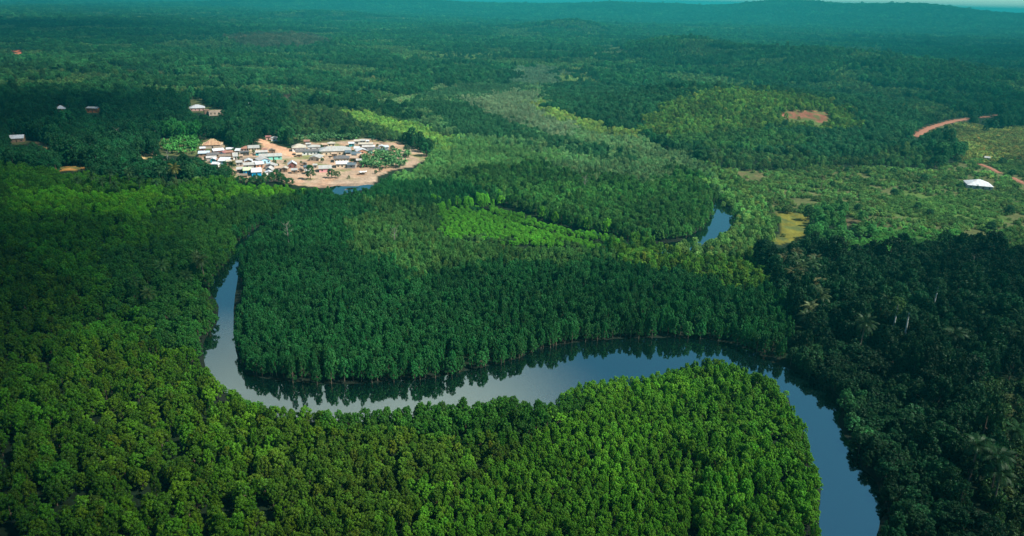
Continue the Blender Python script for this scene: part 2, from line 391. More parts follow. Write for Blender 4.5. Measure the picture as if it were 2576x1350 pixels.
def surf_material(name, noise_scale=1.0, lo=0.75, hi=1.2, rough=0.8, wear=None, wear_amt=0.5, stretch=(1, 1, 1), spec=0.2, bump=0.0, attr='OBJECT'):
    """plain painted/earthy surface; colour from the object's own tint property, worn by noise in object space"""
    m, nt, n, l = new_mat(name)
    out = N(n, 'ShaderNodeOutputMaterial')
    b = N(n, 'ShaderNodeBsdfPrincipled')
    b.inputs['Roughness'].default_value = rough
    b.inputs['Specular IOR Level'].default_value = spec
    a = N(n, 'ShaderNodeAttribute', attribute_name='tint', attribute_type=attr)
    tc = N(n, 'ShaderNodeTexCoord')
    mp = N(n, 'ShaderNodeMapping'); mp.inputs['Scale'].default_value = stretch
    l.new(tc.outputs['Object'], mp.inputs[0])
    no = N(n, 'ShaderNodeTexNoise'); no.inputs['Scale'].default_value = noise_scale; no.inputs['Detail'].default_value = 4
    l.new(mp.outputs[0], no.inputs['Vector'])
    mr = N(n, 'ShaderNodeMapRange'); mr.inputs['From Min'].default_value = .3; mr.inputs['From Max'].default_value = .7
    mr.inputs['To Min'].default_value = lo; mr.inputs['To Max'].default_value = hi
    l.new(no.outputs['Fac'], mr.inputs['Value'])
    mul = N(n, 'ShaderNodeVectorMath', operation='SCALE')
    l.new(a.outputs['Color'], mul.inputs[0]); l.new(mr.outputs[0], mul.inputs['Scale'])
    col = mul.outputs[0]
    if wear:
        no2 = N(n, 'ShaderNodeTexNoise'); no2.inputs['Scale'].default_value = noise_scale * .55; no2.inputs['Detail'].default_value = 6
        l.new(mp.outputs[0], no2.inputs['Vector'])
        mr2 = N(n, 'ShaderNodeMapRange'); mr2.inputs['From Min'].default_value = .52; mr2.inputs['From Max'].default_value = .66
        mr2.inputs['To Max'].default_value = wear_amt
        l.new(no2.outputs['Fac'], mr2.inputs['Value'])
        mx = N(n, 'ShaderNodeMix', data_type='RGBA')
        l.new(mr2.outputs[0], mx.inputs[0]); l.new(col, mx.inputs[6]); mx.inputs[7].default_value = (*wear, 1)
        col = mx.outputs[2]
    l.new(col, b.inputs['Base Color'])
    if bump:
        wv = N(n, 'ShaderNodeTexWave'); wv.inputs['Scale'].default_value = 4.0
        l.new(tc.outputs['Object'], wv.inputs['Vector'])
        bp = N(n, 'ShaderNodeBump'); bp.inputs['Strength'].default_value = bump; bp.inputs['Distance'].default_value = .05
        l.new(wv.outputs['Fac'], bp.inputs['Height']); l.new(bp.outputs[0], b.inputs['Normal'])
    l.new(b.outputs[0], out.inputs['Surface'])
    return m


M_LEAF = leaf_material('leaf_foliage', .22, .6)
M_PALM = leaf_material('palm_frond', .2, .5)
M_BARK = surf_material('bark', 1.5, .7, 1.3, .9, attr='INSTANCER')
M_BARKD = surf_material('bark_plain', 1.5, .6, 1.3, .9)
_bn = M_BARK.node_tree.nodes
for q in list(_bn):
    if q.type == 'ATTRIBUTE':
        rgb = _bn.new('ShaderNodeRGB'); rgb.outputs[0].default_value = (0.10, 0.075, 0.055, 1)
        for lk in list(q.outputs['Color'].links):
            M_BARK.node_tree.links.new(rgb.outputs[0], lk.to_socket)
        _bn.remove(q)
M_WALL = surf_material('plaster_wall', .7, .82, 1.1, .9, (0.22, 0.15, 0.10), .45)
M_ROOF = surf_material('sheet_roof', .55, .8, 1.12, .45, (0.20, 0.13, 0.09), .4, (1, .35, 1), .4, .25)
M_DARK = surf_material('window_opening', 2, .8, 1.2, .5)
M_PLAIN = surf_material('plain_surface', 1.2, .75, 1.2, .8)


# ground
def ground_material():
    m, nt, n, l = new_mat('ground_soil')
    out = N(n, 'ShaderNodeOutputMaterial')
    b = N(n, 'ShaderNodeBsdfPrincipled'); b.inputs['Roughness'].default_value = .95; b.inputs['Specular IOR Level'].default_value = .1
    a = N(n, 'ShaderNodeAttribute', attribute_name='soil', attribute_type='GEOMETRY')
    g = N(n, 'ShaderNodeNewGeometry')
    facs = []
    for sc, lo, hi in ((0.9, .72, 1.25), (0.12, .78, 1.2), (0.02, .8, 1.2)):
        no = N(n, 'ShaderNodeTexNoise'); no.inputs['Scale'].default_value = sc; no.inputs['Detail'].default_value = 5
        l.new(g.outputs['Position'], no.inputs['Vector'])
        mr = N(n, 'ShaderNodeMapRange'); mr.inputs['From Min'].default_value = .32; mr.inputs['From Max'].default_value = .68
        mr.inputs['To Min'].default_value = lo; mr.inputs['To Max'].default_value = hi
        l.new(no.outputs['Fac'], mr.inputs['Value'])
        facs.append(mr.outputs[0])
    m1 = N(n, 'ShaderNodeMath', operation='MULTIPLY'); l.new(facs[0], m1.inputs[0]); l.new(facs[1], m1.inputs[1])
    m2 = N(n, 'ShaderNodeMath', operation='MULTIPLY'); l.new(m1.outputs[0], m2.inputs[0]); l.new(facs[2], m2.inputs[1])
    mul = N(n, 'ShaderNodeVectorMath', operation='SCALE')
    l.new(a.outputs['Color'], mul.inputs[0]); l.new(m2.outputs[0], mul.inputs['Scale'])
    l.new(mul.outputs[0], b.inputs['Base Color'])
    l.new(b.outputs[0], out.inputs['Surface'])
    return m


def water_material():
    m, nt, n, l = new_mat('river_water')
    out = N(n, 'ShaderNodeOutputMaterial')
    d = N(n, 'ShaderNodeBsdfDiffuse'); d.inputs['Color'].default_value = (0.001, 0.0045, 0.0045, 1)
    gl = N(n, 'ShaderNodeBsdfGlossy'); gl.inputs['Roughness'].default_value = .03; gl.inputs['Color'].default_value = (.80, .94, .84, 1)
    fr = N(n, 'ShaderNodeFresnel'); fr.inputs['IOR'].default_value = WATER_IOR
    mix = N(n, 'ShaderNodeMixShader')
    l.new(fr.outputs[0], mix.inputs[0]); l.new(d.outputs[0], mix.inputs[1]); l.new(gl.outputs[0], mix.inputs[2])
    g = N(n, 'ShaderNodeNewGeometry')
    no = N(n, 'ShaderNodeTexNoise'); no.inputs['Scale'].default_value = 1.4; no.inputs['Detail'].default_value = 3
    l.new(g.outputs['Position'], no.inputs['Vector'])
    bp = N(n, 'ShaderNodeBump'); bp.inputs['Strength'].default_value = .05; bp.inputs['Distance'].default_value = .12
    l.new(no.outputs['Fac'], bp.inputs['Height'])
    l.new(bp.outputs[0], gl.inputs['Normal'])
    l.new(mix.outputs[0], out.inputs['Surface'])
    return m


WATER_IOR = 5.2
M_GROUND = ground_material()
M_WATER = water_material()


# ------------------------------------------------------------------ object helpers
def mesh_np(name, verts, faces_idx, face_len, mats, mat_idx=None, smooth=False):
    me = bpy.data.meshes.new(name)
    verts = np.asarray(verts, np.float32); li = np.asarray(faces_idx, np.int32)
    me.vertices.add(len(verts)); me.vertices.foreach_set('co', verts.ravel())
    nf = len(li) // face_len
    me.loops.add(len(li)); me.loops.foreach_set('vertex_index', li)
    me.polygons.add(nf); me.polygons.foreach_set('loop_start', np.arange(nf, dtype=np.int32) * face_len)
    try:
        me.polygons.foreach_set('loop_total', np.full(nf, face_len, np.int32))
    except Exception:
        pass
    for m in mats:
        me.materials.append(m)
    if mat_idx is not None:
        me.polygons.foreach_set('material_index', np.asarray(mat_idx, np.int32))
    me.polygons.foreach_set('use_smooth', np.full(nf, smooth, bool))
    me.update(calc_edges=True)
    return me


def link(name, me, parent=None, **props):
    o = bpy.data.objects.new(name, me)
    COL.objects.link(o)
    if parent is not None:
        o.parent = parent
    for k, v in props.items():
        o[k] = v
    return o


def thing(name, loc, label, cat, group=None, rz=0.0, sc=None):
    o = bpy.data.objects.new(name, None)
    COL.objects.link(o)
    o.empty_display_size = .5
    o.location = loc; o.rotation_euler = (0, 0, rz)
    if sc is not None:
        o.scale = sc
    o['label'] = label; o['category'] = cat
    if group:
        o['group'] = group
    return o


# ------------------------------------------------------------------ plants: meshes
def quads_from(centers, normals, size, aspect=1.0, rg=None, flat=0.35):
    """leaf sprays: small bent rhombs at the centres, facing the normals"""
    n = len(centers)
    nrm = normals / (np.linalg.norm(normals, axis=1, keepdims=True) + 1e-9)
    rv = rg.normal(size=(n, 3))
    t = np.cross(nrm, rv); t /= np.linalg.norm(t, axis=1, keepdims=True) + 1e-9
    b = np.cross(nrm, t)
    s = size[:, None]
    v = np.empty((n, 4, 3))
    v[:, 0] = centers + t * s
    v[:, 1] = centers + b * s * aspect * .62 + nrm * s * flat * .4
    v[:, 2] = centers - t * s
    v[:, 3] = centers - b * s * aspect * .62 + nrm * s * flat * .4
    return v.reshape(-1, 3)


def tube(path, radii, sides=6):
    """tapered limb along a path -> verts, quads"""
    path = np.asarray(path, float); V, F = [], []
    k = len(path)
    for i in range(k):
        a = path[min(i + 1, k - 1)] - path[max(i - 1, 0)]
        a = a / (np.linalg.norm(a) + 1e-9)
        ref = np.array([1, 0, 0]) if abs(a[0]) < .8 else np.array([0, 1, 0])
        t = np.cross(a, ref); t /= np.linalg.norm(t); b = np.cross(a, t)
        for j in range(sides):
            an = 2 * math.pi * j / sides
            V.append(path[i] + (t * math.cos(an) + b * math.sin(an)) * radii[i])
    for i in range(k - 1):
        for j in range(sides):
            F += [i * sides + j, i * sides + (j + 1) % sides, (i + 1) * sides + (j + 1) % sides, (i + 1) * sides + j]
    return np.array(V), F


def join_parts(parts):
    V, F, o = [], [], 0
    for v, f in parts:
        V.append(v); F += [i + o for i in f]; o += len(v)
    return np.concatenate(V), F


def woody(rg, H, lobes, r):
    parts = []
    lean = rg.normal(size=2) * H * .03
    top = np.array([lean[0], lean[1], H * .72])
    parts.append(tube([(0, 0, -.6), (lean[0] * .3, lean[1] * .3, H * .3), top], [r, r * .75, r * .3]))
    for c in lobes[:6]:
        s = np.array([lean[0] * .5, lean[1] * .5, H * (.25 + .3 * rg.random())])
        mid = (s + c) / 2 + np.array([0, 0, H * .03])
        parts.append(tube([s, mid, c], [r * .42, r * .28, r * .1], 5))
    return join_parts(parts)


def crown_tree(name, seed, H, Rad, nl, nleaf, leaf, base, shape, up_bias=.25, rl=(.3, .5)):
    """returns (trunk mesh, crown mesh, joint mesh)"""
    rg = np.random.default_rng(seed)
    L, LR = [], []
    for i in range(nl):
        u = (i + rg.random()) / nl
        z = base + (1 - base) * u
        if shape == 'cone':          # upright, widest low
            rad = Rad * (1.0 - .55 * u ** 2.0)
        elif shape == 'dome':        # broad umbrella
            rad = Rad * math.sqrt(max(0.02, 1 - ((u - .25) / .78) ** 2))
        else:
            rad = Rad * (0.9 - .45 * u)
        an = i * 2.39996 + rg.random() * 1.1
        q = rad * (.45 + .5 * rg.random())
        lr = Rad * (rl[0] + (rl[1] - rl[0]) * rg.random())
        L.append((math.cos(an) * q, math.sin(an) * q, H * z - lr * .4)); LR.append(lr)
    L = np.array(L); LR = np.array(LR)
    w = LR ** 2; w /= w.sum()
    k = rg.choice(nl, nleaf, p=w)
    d = rg.normal(size=(nleaf, 3)); d[:, 2] += up_bias * 1.6; d /= np.linalg.norm(d, axis=1, keepdims=True)
    c = L[k] + d * LR[k][:, None] * np.array([1, 1, .9]) * (.55 + .5 * rg.random(nleaf) ** .6)[:, None]
    nr = d * .9 + rg.normal(size=(nleaf, 3)) * .45 + np.array([0, 0, .25])
    sz = leaf * (.6 + .8 * rg.random(nleaf))
    cv = quads_from(c, nr, sz, 1.0, rg)
    cf = np.arange(len(cv))
    tv, tf = woody(rg, H, L, Rad * .07)
    trunk = mesh_np(name + '_trunk', tv, tf, 4, [M_BARK])
    crown = mesh_np(name + '_crown', cv, cf, 4, [M_LEAF])
    jv = np.concatenate([cv, tv]); jf = np.concatenate([cf, np.array(tf) + len(cv)])
    joint = mesh_np(name + '_whole', jv, jf, 4, [M_LEAF, M_BARK], np.concatenate([np.zeros(len(cf) // 4, int), np.ones(len(tf) // 4, int)]))
    return trunk, crown, joint


KIT = {}
KIT['M'] = [crown_tree('mangrove_%s' % c, 100 + i, 8.0 + i * .35, 2.75, 38, 3400, .175, .20, 'cone', .3, (.15, .28)) for i, c in enumerate('abcde')]
KIT['M'] += [crown_tree('mangrove_%s' % c, 150 + i, 7.0 + i * .3, 3.0, 44, 3600, .18, .30, 'dome', .4, (.13, .25)) for i, c in enumerate('fghi')]
KIT['B'] = [crown_tree('broadleaf_%s' % c, 200 + i, 15.0 + i * .4, 6.2, 46, 4200, .34, .30, 'dome', .35, (.13, .27)) for i, c in enumerate('abcd')]
KIT['S'] = [crown_tree('shrub_%s' % c, 300 + i, 2.1 + .2 * i, 1.6, 8, 340, .24, .25, 'dome', .3, (.34, .5)) for i, c in enumerate('abc')]


def palm_meshes(seed, H=9.5, fl=3.6, nf=20):
    rg = np.random.default_rng(seed)
    bend = rg.normal(size=2) * .7
    path = [(0, 0, -.5), (bend[0] * .2, bend[1] * .2, H * .4), (bend[0] * .6, bend[1] * .6, H * .75), (bend[0], bend[1], H)]
    tv, tf = tube(path, [.24, .19, .16, .17], 7)
    top = np.array([bend[0], bend[1], H])
    V, F = [], []
    for i in range(nf):
        an = i * 2.39996
        el = math.radians(78 - 105 * (i / nf) + rg.normal() * 6)
        ln = fl * (.85 + .3 * rg.random())
        pts = []
        for s in np.linspace(0, 1, 9):
            e = el - s * s * 1.25
            pts.append((s * ln, e))
        p = top.copy(); P = [p]
        for s in range(8):
            e = el - ((s + .5) / 8) ** 1.4 * 1.35
            p = p + np.array([math.cos(an) * math.cos(e), math.sin(an) * math.cos(e), math.sin(e)]) * ln / 8
            P.append(p)
        side = np.array([-math.sin(an), math.cos(an), 0])
        for s in range(8):
            a, b = P[s], P[s + 1]
            w = fl * .2 * math.sin(math.pi * (.12 + .85 * (s + .5) / 8.6)) 
            ax = (b - a) / np.linalg.norm(b - a)
            for sg in (-1, 1):
                for h in (0.0, .5):
                    q0 = a + (b - a) * h; q1 = a + (b - a) * (h + .36)
                    tip = (q0 + q1) / 2 + side * sg * w + ax * w * .55 + np.array([0, 0, -w * .45])
                    o = len(V)
                    V += [q0, q1, tip + ax * .05, tip - ax * .05]
                    F += [o, o + 1, o + 2, o + 3]
    trunk = mesh_np('palm_trunk', tv, tf, 4, [M_BARK])
    crown = mesh_np('palm_crown', np.array(V), F, 4, [M_PALM])
    jv = np.concatenate([np.array(V), tv]); jf = np.concatenate([np.array(F), np.array(tf) + len(V)])
    joint = mesh_np('palm_whole', jv, jf, 4, [M_PALM, M_BARK], np.concatenate([np.zeros(len(F) // 4, int), np.ones(len(tf) // 4, int)]))
    return trunk, crown, joint


PALMS = [palm_meshes(400 + i, 8.5 + i, 3.7, 20 + i) for i in range(3)]


def banana_mesh(seed):
    rg = np.random.default_rng(seed)
    V, F = [], []
    tv, tf = tube([(0, 0, -.2), (0, 0, .7), (0.05, 0, 1.3)], [.17, .14, .09], 6)
    for i in range(9):
        an = i * 2.39996 + rg.random() * .4
        el = math.radians(80 - 7 * i + rg.normal() * 5)
        ln = 2.3 + .5 * rg.random()
        p = np.array([0, 0, .9 + .05 * i]); side = np.array([-math.sin(an), math.cos(an), 0])
        P = [p]
        for s in range(6):
            e = el - ((s + .5) / 6) ** 1.5 * 1.5
            p = p + np.array([math.cos(an) * math.cos(e), math.sin(an) * math.cos(e), math.sin(e)]) * ln / 6
            P.append(p)
        ws = [.06, .22, .32, .34, .3, .2, .03]
        o = len(V)
        for s in range(7):
            for q in (-1, 0, 1):
                V.append(P[s] + side * q * ws[s] + np.array([0, 0, -abs(q) * ws[s] * .3]))
        for s in range(6):
            for q in range(2):
                F += [o + s * 3 + q, o + s * 3 + q + 1, o + s * 3 + q + 4, o + s * 3 + q + 3]
    jv = np.concatenate([np.array(V), tv]); jf = np.concatenate([np.array(F), np.array(tf) + len(V)])
    return mesh_np('banana_plant', jv, jf, 4, [M_PALM, M_PALM])


BANANAS = [banana_mesh(500 + i) for i in range(3)]


def bare_tree_meshes(seed, H):
    rg = np.random.default_rng(seed)
    tv, tf = tube([(0, 0, -.4), (.1, 0, H * .5), (.15, .1, H * .85), (.1, .1, H)], [.28, .2, .12, .04], 6)
    parts = []
    for i in range(11):
        z = H * (.5 + .48 * i / 11); an = i * 2.4 + rg.random()
        ln = H * (.14 + .12 * rg.random())
        s = np.array([.12, .05, z]); e = s + np.array([math.cos(an) * ln, math.sin(an) * ln, ln * .75])
        parts.append(tube([s, (s + e) / 2 + np.array([0, 0, -.1]), e], [.08, .055, .02], 4))
        for k in range(2):
            e2 = (s + e) / 2 + rg.normal(size=3) * ln * .3 + np.array([0, 0, ln * .3])
            parts.append(tube([(s + e) / 2, e2], [.04, .012], 4))
    bv, bf = join_parts(parts)
    return mesh_np('bare_trunk', tv, tf, 4, [M_BARKD]), mesh_np('bare_branches', bv, bf, 4, [M_BARKD])


BARES = [bare_tree_meshes(600 + i, 12 + 2 * i) for i in range(2)]

# ------------------------------------------------------------------ stuff instancer (only for the uncountable forest)
_kit_cols = {}
for key, nm in (('M', 'mangrove_kit'), ('B', 'broadleaf_kit'), ('S', 'shrub_kit')):
    c = bpy.data.collections.new(nm)
    for i, (t, cr, j) in enumerate(KIT[key]):
        o = bpy.data.objects.new('%s_%s' % (nm, 'abcdefghijkl'[i]), j)
        c.objects.link(o)
    _kit_cols[key] = c


def scatter_group(kind):
    ng = bpy.data.node_groups.new('scatter_' + kind, 'GeometryNodeTree')
    ng.interface.new_socket('Geometry', in_out='INPUT', socket_type='NodeSocketGeometry')
    ng.interface.new_socket('Geometry', in_out='OUTPUT', socket_type='NodeSocketGeometry')
    n, l = ng.nodes, ng.links
    gi = n.new('NodeGroupInput'); go = n.new('NodeGroupOutput')
    ip = n.new('GeometryNodeInstanceOnPoints')
    ci = n.new('GeometryNodeCollectionInfo')
    ci.inputs['Collection'].default_value = _kit_cols[kind]
    ci.inputs['Separate Children'].default_value = True
    ci.inputs['Reset Children'].default_value = True
    ip.inputs['Pick Instance'].default_value = True

    def attr(name, t):
        a = n.new('GeometryNodeInputNamedAttribute'); a.data_type = t
        a.inputs['Name'].default_value = name
        return a.outputs['Attribute']
    e2r = n.new('FunctionNodeEulerToRotation')
    l.new(attr('rot', 'FLOAT_VECTOR'), e2r.inputs[0])
    l.new(gi.outputs[0], ip.inputs['Points'])
    l.new(ci.outputs[0], ip.inputs['Instance'])
    l.new(attr('variant', 'INT'), ip.inputs['Instance Index'])
    l.new(e2r.outputs[0], ip.inputs['Rotation'])
    l.new(attr('scl', 'FLOAT_VECTOR'), ip.inputs['Scale'])
    l.new(ip.outputs[0], go.inputs[0])
    return ng


_groups = {k: scatter_group(k) for k in 'MBS'}


def scatter(name, kind, P, label, cat):
    """P: dict of arrays"""
    n = len(P['x'])
    if n == 0:
        return
    me = bpy.data.meshes.new(name)
    me.vertices.add(n)
    me.vertices.foreach_set('co', np.stack([P['x'], P['y'], P['z']], 1).astype(np.float32).ravel())

    def put(nm, t, arr, f):
        a = me.attributes.new(nm, t, 'POINT'); a.data.foreach_set(f, arr.ravel())
    put('variant', 'INT', P['v'].astype(np.int32), 'value')
    put('rot', 'FLOAT_VECTOR', P['rot'].astype(np.float32), 'vector')
    put('scl', 'FLOAT_VECTOR', P['scl'].astype(np.float32), 'vector')
    put('tint', 'FLOAT_VECTOR', P['tint'].astype(np.float32), 'vector')
    o = link(name, me, None, kind='stuff', label=label, category=cat)
    md = o.modifiers.new('scatter', 'NODES'); md.node_group = _groups[kind]
    return o


# ------------------------------------------------------------------ ground sheet
AY = -70.0     # fan apex behind the camera


def build_ground():
    rows = [30.0]
    while rows[-1] < 30000:
        r = rows[-1]
        rows.append(r + max(1.15, min(r * .0058, 400)))
    rows = np.array(rows)
    cols = np.linspace(-R(62), R(62), 560)
    rr, cc = np.meshgrid(rows, cols, indexing='ij')
    x = rr * np.sin(cc); y = AY + rr * np.cos(cc)
    xf, yf = x.ravel(), y.ravel()
    z = height(xf, yf)
    idx, px, py = lookup(xf, yf, z)
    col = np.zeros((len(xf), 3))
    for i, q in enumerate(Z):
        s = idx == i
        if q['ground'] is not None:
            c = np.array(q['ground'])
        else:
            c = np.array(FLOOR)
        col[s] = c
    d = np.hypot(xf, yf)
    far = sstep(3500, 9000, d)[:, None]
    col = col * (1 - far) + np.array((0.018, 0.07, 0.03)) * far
    wx, wy = warp(xf, yf, px, py)
    wx2, wy2 = px + (wx - px) * .25, py + (wy - py) * .35
    for q in CLEAR:
        s = inside(q['poly'], wx2, wy2) & (d < 3500)
        pn = fbm(xf / 5, yf / 5, 611, 4)
        gk = (sstep(.53, .62, pn) * .85)[:, None]
        cc = np.array(q['color'])[None, :] * (.65 + .7 * fbm(xf / 2.5, yf / 9, 641, 3))[:, None]
        cc = cc * (1 - gk) + np.array((0.05, 0.072, 0.022)) * gk
        col[s] = cc[s]
    # village ground: trodden paths, mud by the creek, weeds
    s = inside(VILLAGE, wx2, wy2) & (d < 1000)
    n1 = fbm(xf / 9, yf / 9, 91, 4)
    sd = river_sd(xf, yf)
    mudk = (1 - sstep(2, 26, sd)) * .8
    c = np.array(SAND)[None, :] * np.ones((len(xf), 1))
    c = c * (1 - mudk[:, None]) + np.array(MUD) * mudk[:, None]
    red = (sstep(.5, .68, n1) * .55)[:, None]
    c = c * (1 - red) + np.array((0.34, 0.19, 0.115)) * red
    weed = (sstep(.60, .68, fbm(xf / 14 + 30, yf / 14, 55, 4)) * sstep(10, 25, sd) * .75)[:, None]
    c = c * (1 - weed) + np.array((0.09, 0.12, 0.03)) * weed
    path = inside([(630, 344), (640, 344), (705, 366), (745, 378), (740, 395), (700, 385), (655, 362)], wx2, wy2)
    c[path] = (0.40, 0.235, 0.15)
    col[s] = c[s]
    for pts, w in ROADS_W:
        s = seg_dist(pts, xf, yf, False) < w
        col[s] = np.array(ROADC) * .7
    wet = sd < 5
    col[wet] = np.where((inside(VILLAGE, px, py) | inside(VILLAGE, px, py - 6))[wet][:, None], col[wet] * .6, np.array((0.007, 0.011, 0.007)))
    nr, nc = rr.shape
    i = np.arange(nr - 1)[:, None] * nc + np.arange(nc - 1)[None, :]
    F = np.stack([i, i + 1, i + nc + 1, i + nc], -1)[..., ::-1].reshape(-1)
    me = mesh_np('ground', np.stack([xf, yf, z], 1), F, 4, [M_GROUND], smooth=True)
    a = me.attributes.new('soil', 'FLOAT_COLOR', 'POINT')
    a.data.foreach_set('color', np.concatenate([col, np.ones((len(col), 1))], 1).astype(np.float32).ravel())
    if me.polygons[0].normal.z < 0:
        me.flip_normals()
    link('ground', me, None, kind='structure', label='gently rolling ground of dark forest floor, sand and red earth', category='ground')


build_ground()

wv = [(-620, 60, 0), (620, 60, 0), (620, 1250, 0), (-620, 1250, 0)]
link('river', mesh_np('river', wv, [0, 1, 2, 3], 4, [M_WATER]), None, kind='structure',
     label='smooth grey blue river winding in a loop through the mangroves', category='river')


def ribbon(name, pts, w, color, label):
    P = []
    for i in range(len(pts) - 1):
        for s in np.linspace(0, 1, 8, endpoint=False):
            P.append(np.array(pts[i]) * (1 - s) + np.array(pts[i + 1]) * s)
    P.append(np.array(pts[-1])); P = np.array(P)
    for _ in range(6):
        P[1:-1] = P[1:-1] * .5 + (P[:-2] + P[2:]) * .25
    T = np.gradient(P, axis=0); T /= np.linalg.norm(T, axis=1, keepdims=True)
    Nn = np.stack([-T[:, 1], T[:, 0]], 1)
    V, F = [], []
    for i in range(len(P)):
        ww = w * (1 + .25 * math.sin(i * 1.7) * math.sin(i * .6))
        for q in (-1, -.4, .4, 1):
            x, y = P[i] + Nn[i] * q * ww
            V.append((x, y, h1(x, y) + (.35 if abs(q) < 1 else .1)))
    for i in range(len(P) - 1):
        for q in range(3):
            F += [i * 4 + q, (i + 1) * 4 + q, (i + 1) * 4 + q + 1, i * 4 + q + 1]
    me = mesh_np(name, V, F, 4, [M_PLAIN], smooth=True)
    if me.polygons[0].normal.z < 0:
        me.flip_normals()
    link(name, me, None, kind='structure', label=label, category='dirt road', tint=color)


for (pts, w), lab in zip(ROADS_W, ('curving red dirt road climbing the far right slope', 'thin red dirt road stretch at the top of the far right slope',
                                   'short ochre dirt track above the white roofed house on the right', 'ochre dirt track leaving the right edge')):
    ribbon('dirt_road', pts, w, ROADC, lab)

# ------------------------------------------------------------------ trees: where each stands
def grow():
    X, Y, S = [], [], []
    r = 95.0
    half = R(56)
    while r < 11000:
        d = max(r + AY, 1)
        s = 1.95 if d < 300 else 2.3 if d < 460 else max(2.5, d / 300.0)
        n = int(2 * half * r / s)
        a = -half + (np.arange(n) + rng.random(n)) * (2 * half / n)
        q = r + rng.random(n) * s
        X.append(q * np.sin(a)); Y.append(AY + q * np.cos(a)); S.append(np.full(n, s))
        r += s
    x, y, s = np.concatenate(X), np.concatenate(Y), np.concatenate(S)
    # only what the camera could see, with a margin for a step aside
    px, py = project(x, y, np.zeros_like(x))
    k = (px > -420) & (px < 2576 + 420) & (py < 1750)
    x, y, s = x[k], y[k], s[k]
    z = height(x, y)
    idx, px, py = lookup(x, y, z)
    sp = np.array([q['sp'] for q in Z])[idx]
    dd = np.hypot(x, y) + 1
    jw = (fbm(x / 11, y / 11, 401, 3) - .5) * FP / dd * 34 + rng.normal(size=len(x)) * FP / dd * 1.6
    jv = (fbm(x / 11, y / 11, 441, 3) - .5) * FP / dd * 14 + rng.normal(size=len(x)) * FP / dd * .6
    idx2 = np.zeros(len(x), int)
    for i, q in enumerate(Z):
        idx2[inside(q['poly'], px + jw, py + jv)] = i
    same = np.array([q['kind'] for q in Z])[idx2] == np.array([q['kind'] for q in Z])[idx]
    idx2 = np.where(same, idx2, idx)
    d = np.hypot(x, y)
    sd = river_sd(x, y)
    fringe = (np.array([q['kind'] for q in Z])[idx] == 'B') & (sd < 15) & (d < 600)
    sp = np.where(fringe, 2.7, sp)
    big = np.maximum(s / sp, 1.0)
    keep = rng.random(len(x)) < np.minimum((s / sp) ** 2 * 1.15, 1.0)
    # clumps and openings
    gap = fbm(x / 8, y / 8, 21, 2)
    kinds = np.array([q['kind'] for q in Z])[idx]
    kinds = np.where(fringe, 'M', kinds)
    cs = np.where(fringe, .8, np.array([q['cs'] for q in Z])[idx]) * np.where(big > 1, big ** .85, 1.0)
    hs = np.where(fringe, .72, np.array([q['hs'] for q in Z])[idx]) * np.where(big > 1, big ** .22, 1.0)
    cs = cs * (0.72 + .62 * rng.random(len(x)) ** 1.5); hs = hs * np.where(sp < 3.0, .92 + .18 * rng.random(len(x)), .84 + .32 * rng.random(len(x)))
    hs = hs * np.where(sp < 2.5, 0.88 + .28 * fbm(x / 24, y / 24, 33, 2), .70 + .62 * fbm(x / 17, y / 17, 33, 3))
    loose = np.isin(np.array([q['key'] for q in Z])[idx], ['left_mangrove'])
    keep &= ~(loose & (gap < .255) & (sp > 3.25))
    # background mosaic of fields and woods
    bg = np.array([q['key'] == 'background' for q in Z])[idx]
    mo = fbm(x / 95, y / 70, 61, 4); mo2 = fbm(x / 240 + 9, y / 150, 62, 4)
    ks = np.array([q['key'] for q in Z])[idx]
    clump = np.isin(ks, ['scrub', 'field']) & (kinds == 'S') & (fbm(x / 16, y / 16, 131, 3) > np.where(ks == 'scrub', .565, .55)) & (d < 3000)
    clump &= rng.random(len(x)) < .36
    kinds = np.where(clump, 'B', kinds)
    fieldish = bg & (mo > .495) & (d < 4500)
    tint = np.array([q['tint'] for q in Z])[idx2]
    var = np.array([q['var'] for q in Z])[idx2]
    cs = np.where(clump, .34 + .22 * rng.random(len(x)), cs); hs = np.where(clump, .34 + .2 * rng.random(len(x)), hs)
    tint = np.where(clump[:, None], np.array((0.016, 0.078, 0.026)), tint)
    tint = np.where(fieldish[:, None], np.array((0.044, 0.115, 0.032)) * (0.5 + 1.4 * mo2)[:, None], tint)
    hs = np.where(fieldish, hs * .55, hs); cs = np.where(fieldish, cs * .62, cs)
    tint = np.where((bg & ~fieldish)[:, None], tint * (0.35 + 1.3 * mo2)[:, None], tint)
    lum = np.exp(np.clip(rng.normal(size=len(x)), -1.8, 1.6) * var * .8)
    warm = 1 + np.abs(rng.normal(size=len(x))) * var * 1.1
    tint = tint * lum[:, None]
    tint[:, 0] *= warm * np.where(np.isin(ks, ['far_mangrove', 'loop', 'hill', 'scrub', 'field']) | fieldish, .84, np.where(np.isin(ks, ['spit', 'left_mangrove']), .70, np.where(ks == 'right_forest', .84, .66)))
    patch = (0.55 + .9 * fbm(x / 45, y / 45, 77, 3)) * (.7 + .6 * fbm(x / 14, y / 14, 97, 2))
    tint = tint * patch[:, None]
    tint = tint * np.where((kinds == 'S') & (d < 3000), .45 + 1.1 * fbm(x / 19, y / 19, 501, 3), 1.0)[:, None]
    keep &= ~((ks == 'scrub') & (kinds == 'S') & (fbm(x / 10, y / 10, 521, 3) > .655))
    emer = (kinds == 'B') & (rng.random(len(x)) < .02)
    cs = np.where(emer, cs * 1.5, cs); hs = np.where(emer, hs * 1.45, hs)
    # water, roads, open ground
    sd = river_sd(x, y)
    hs = hs * np.where((kinds == 'B') & (sd < 24), .7, 1.0); cs = cs * np.where((kinds == 'B') & (sd < 24), .9, 1.0)
    keep &= sd > -.9
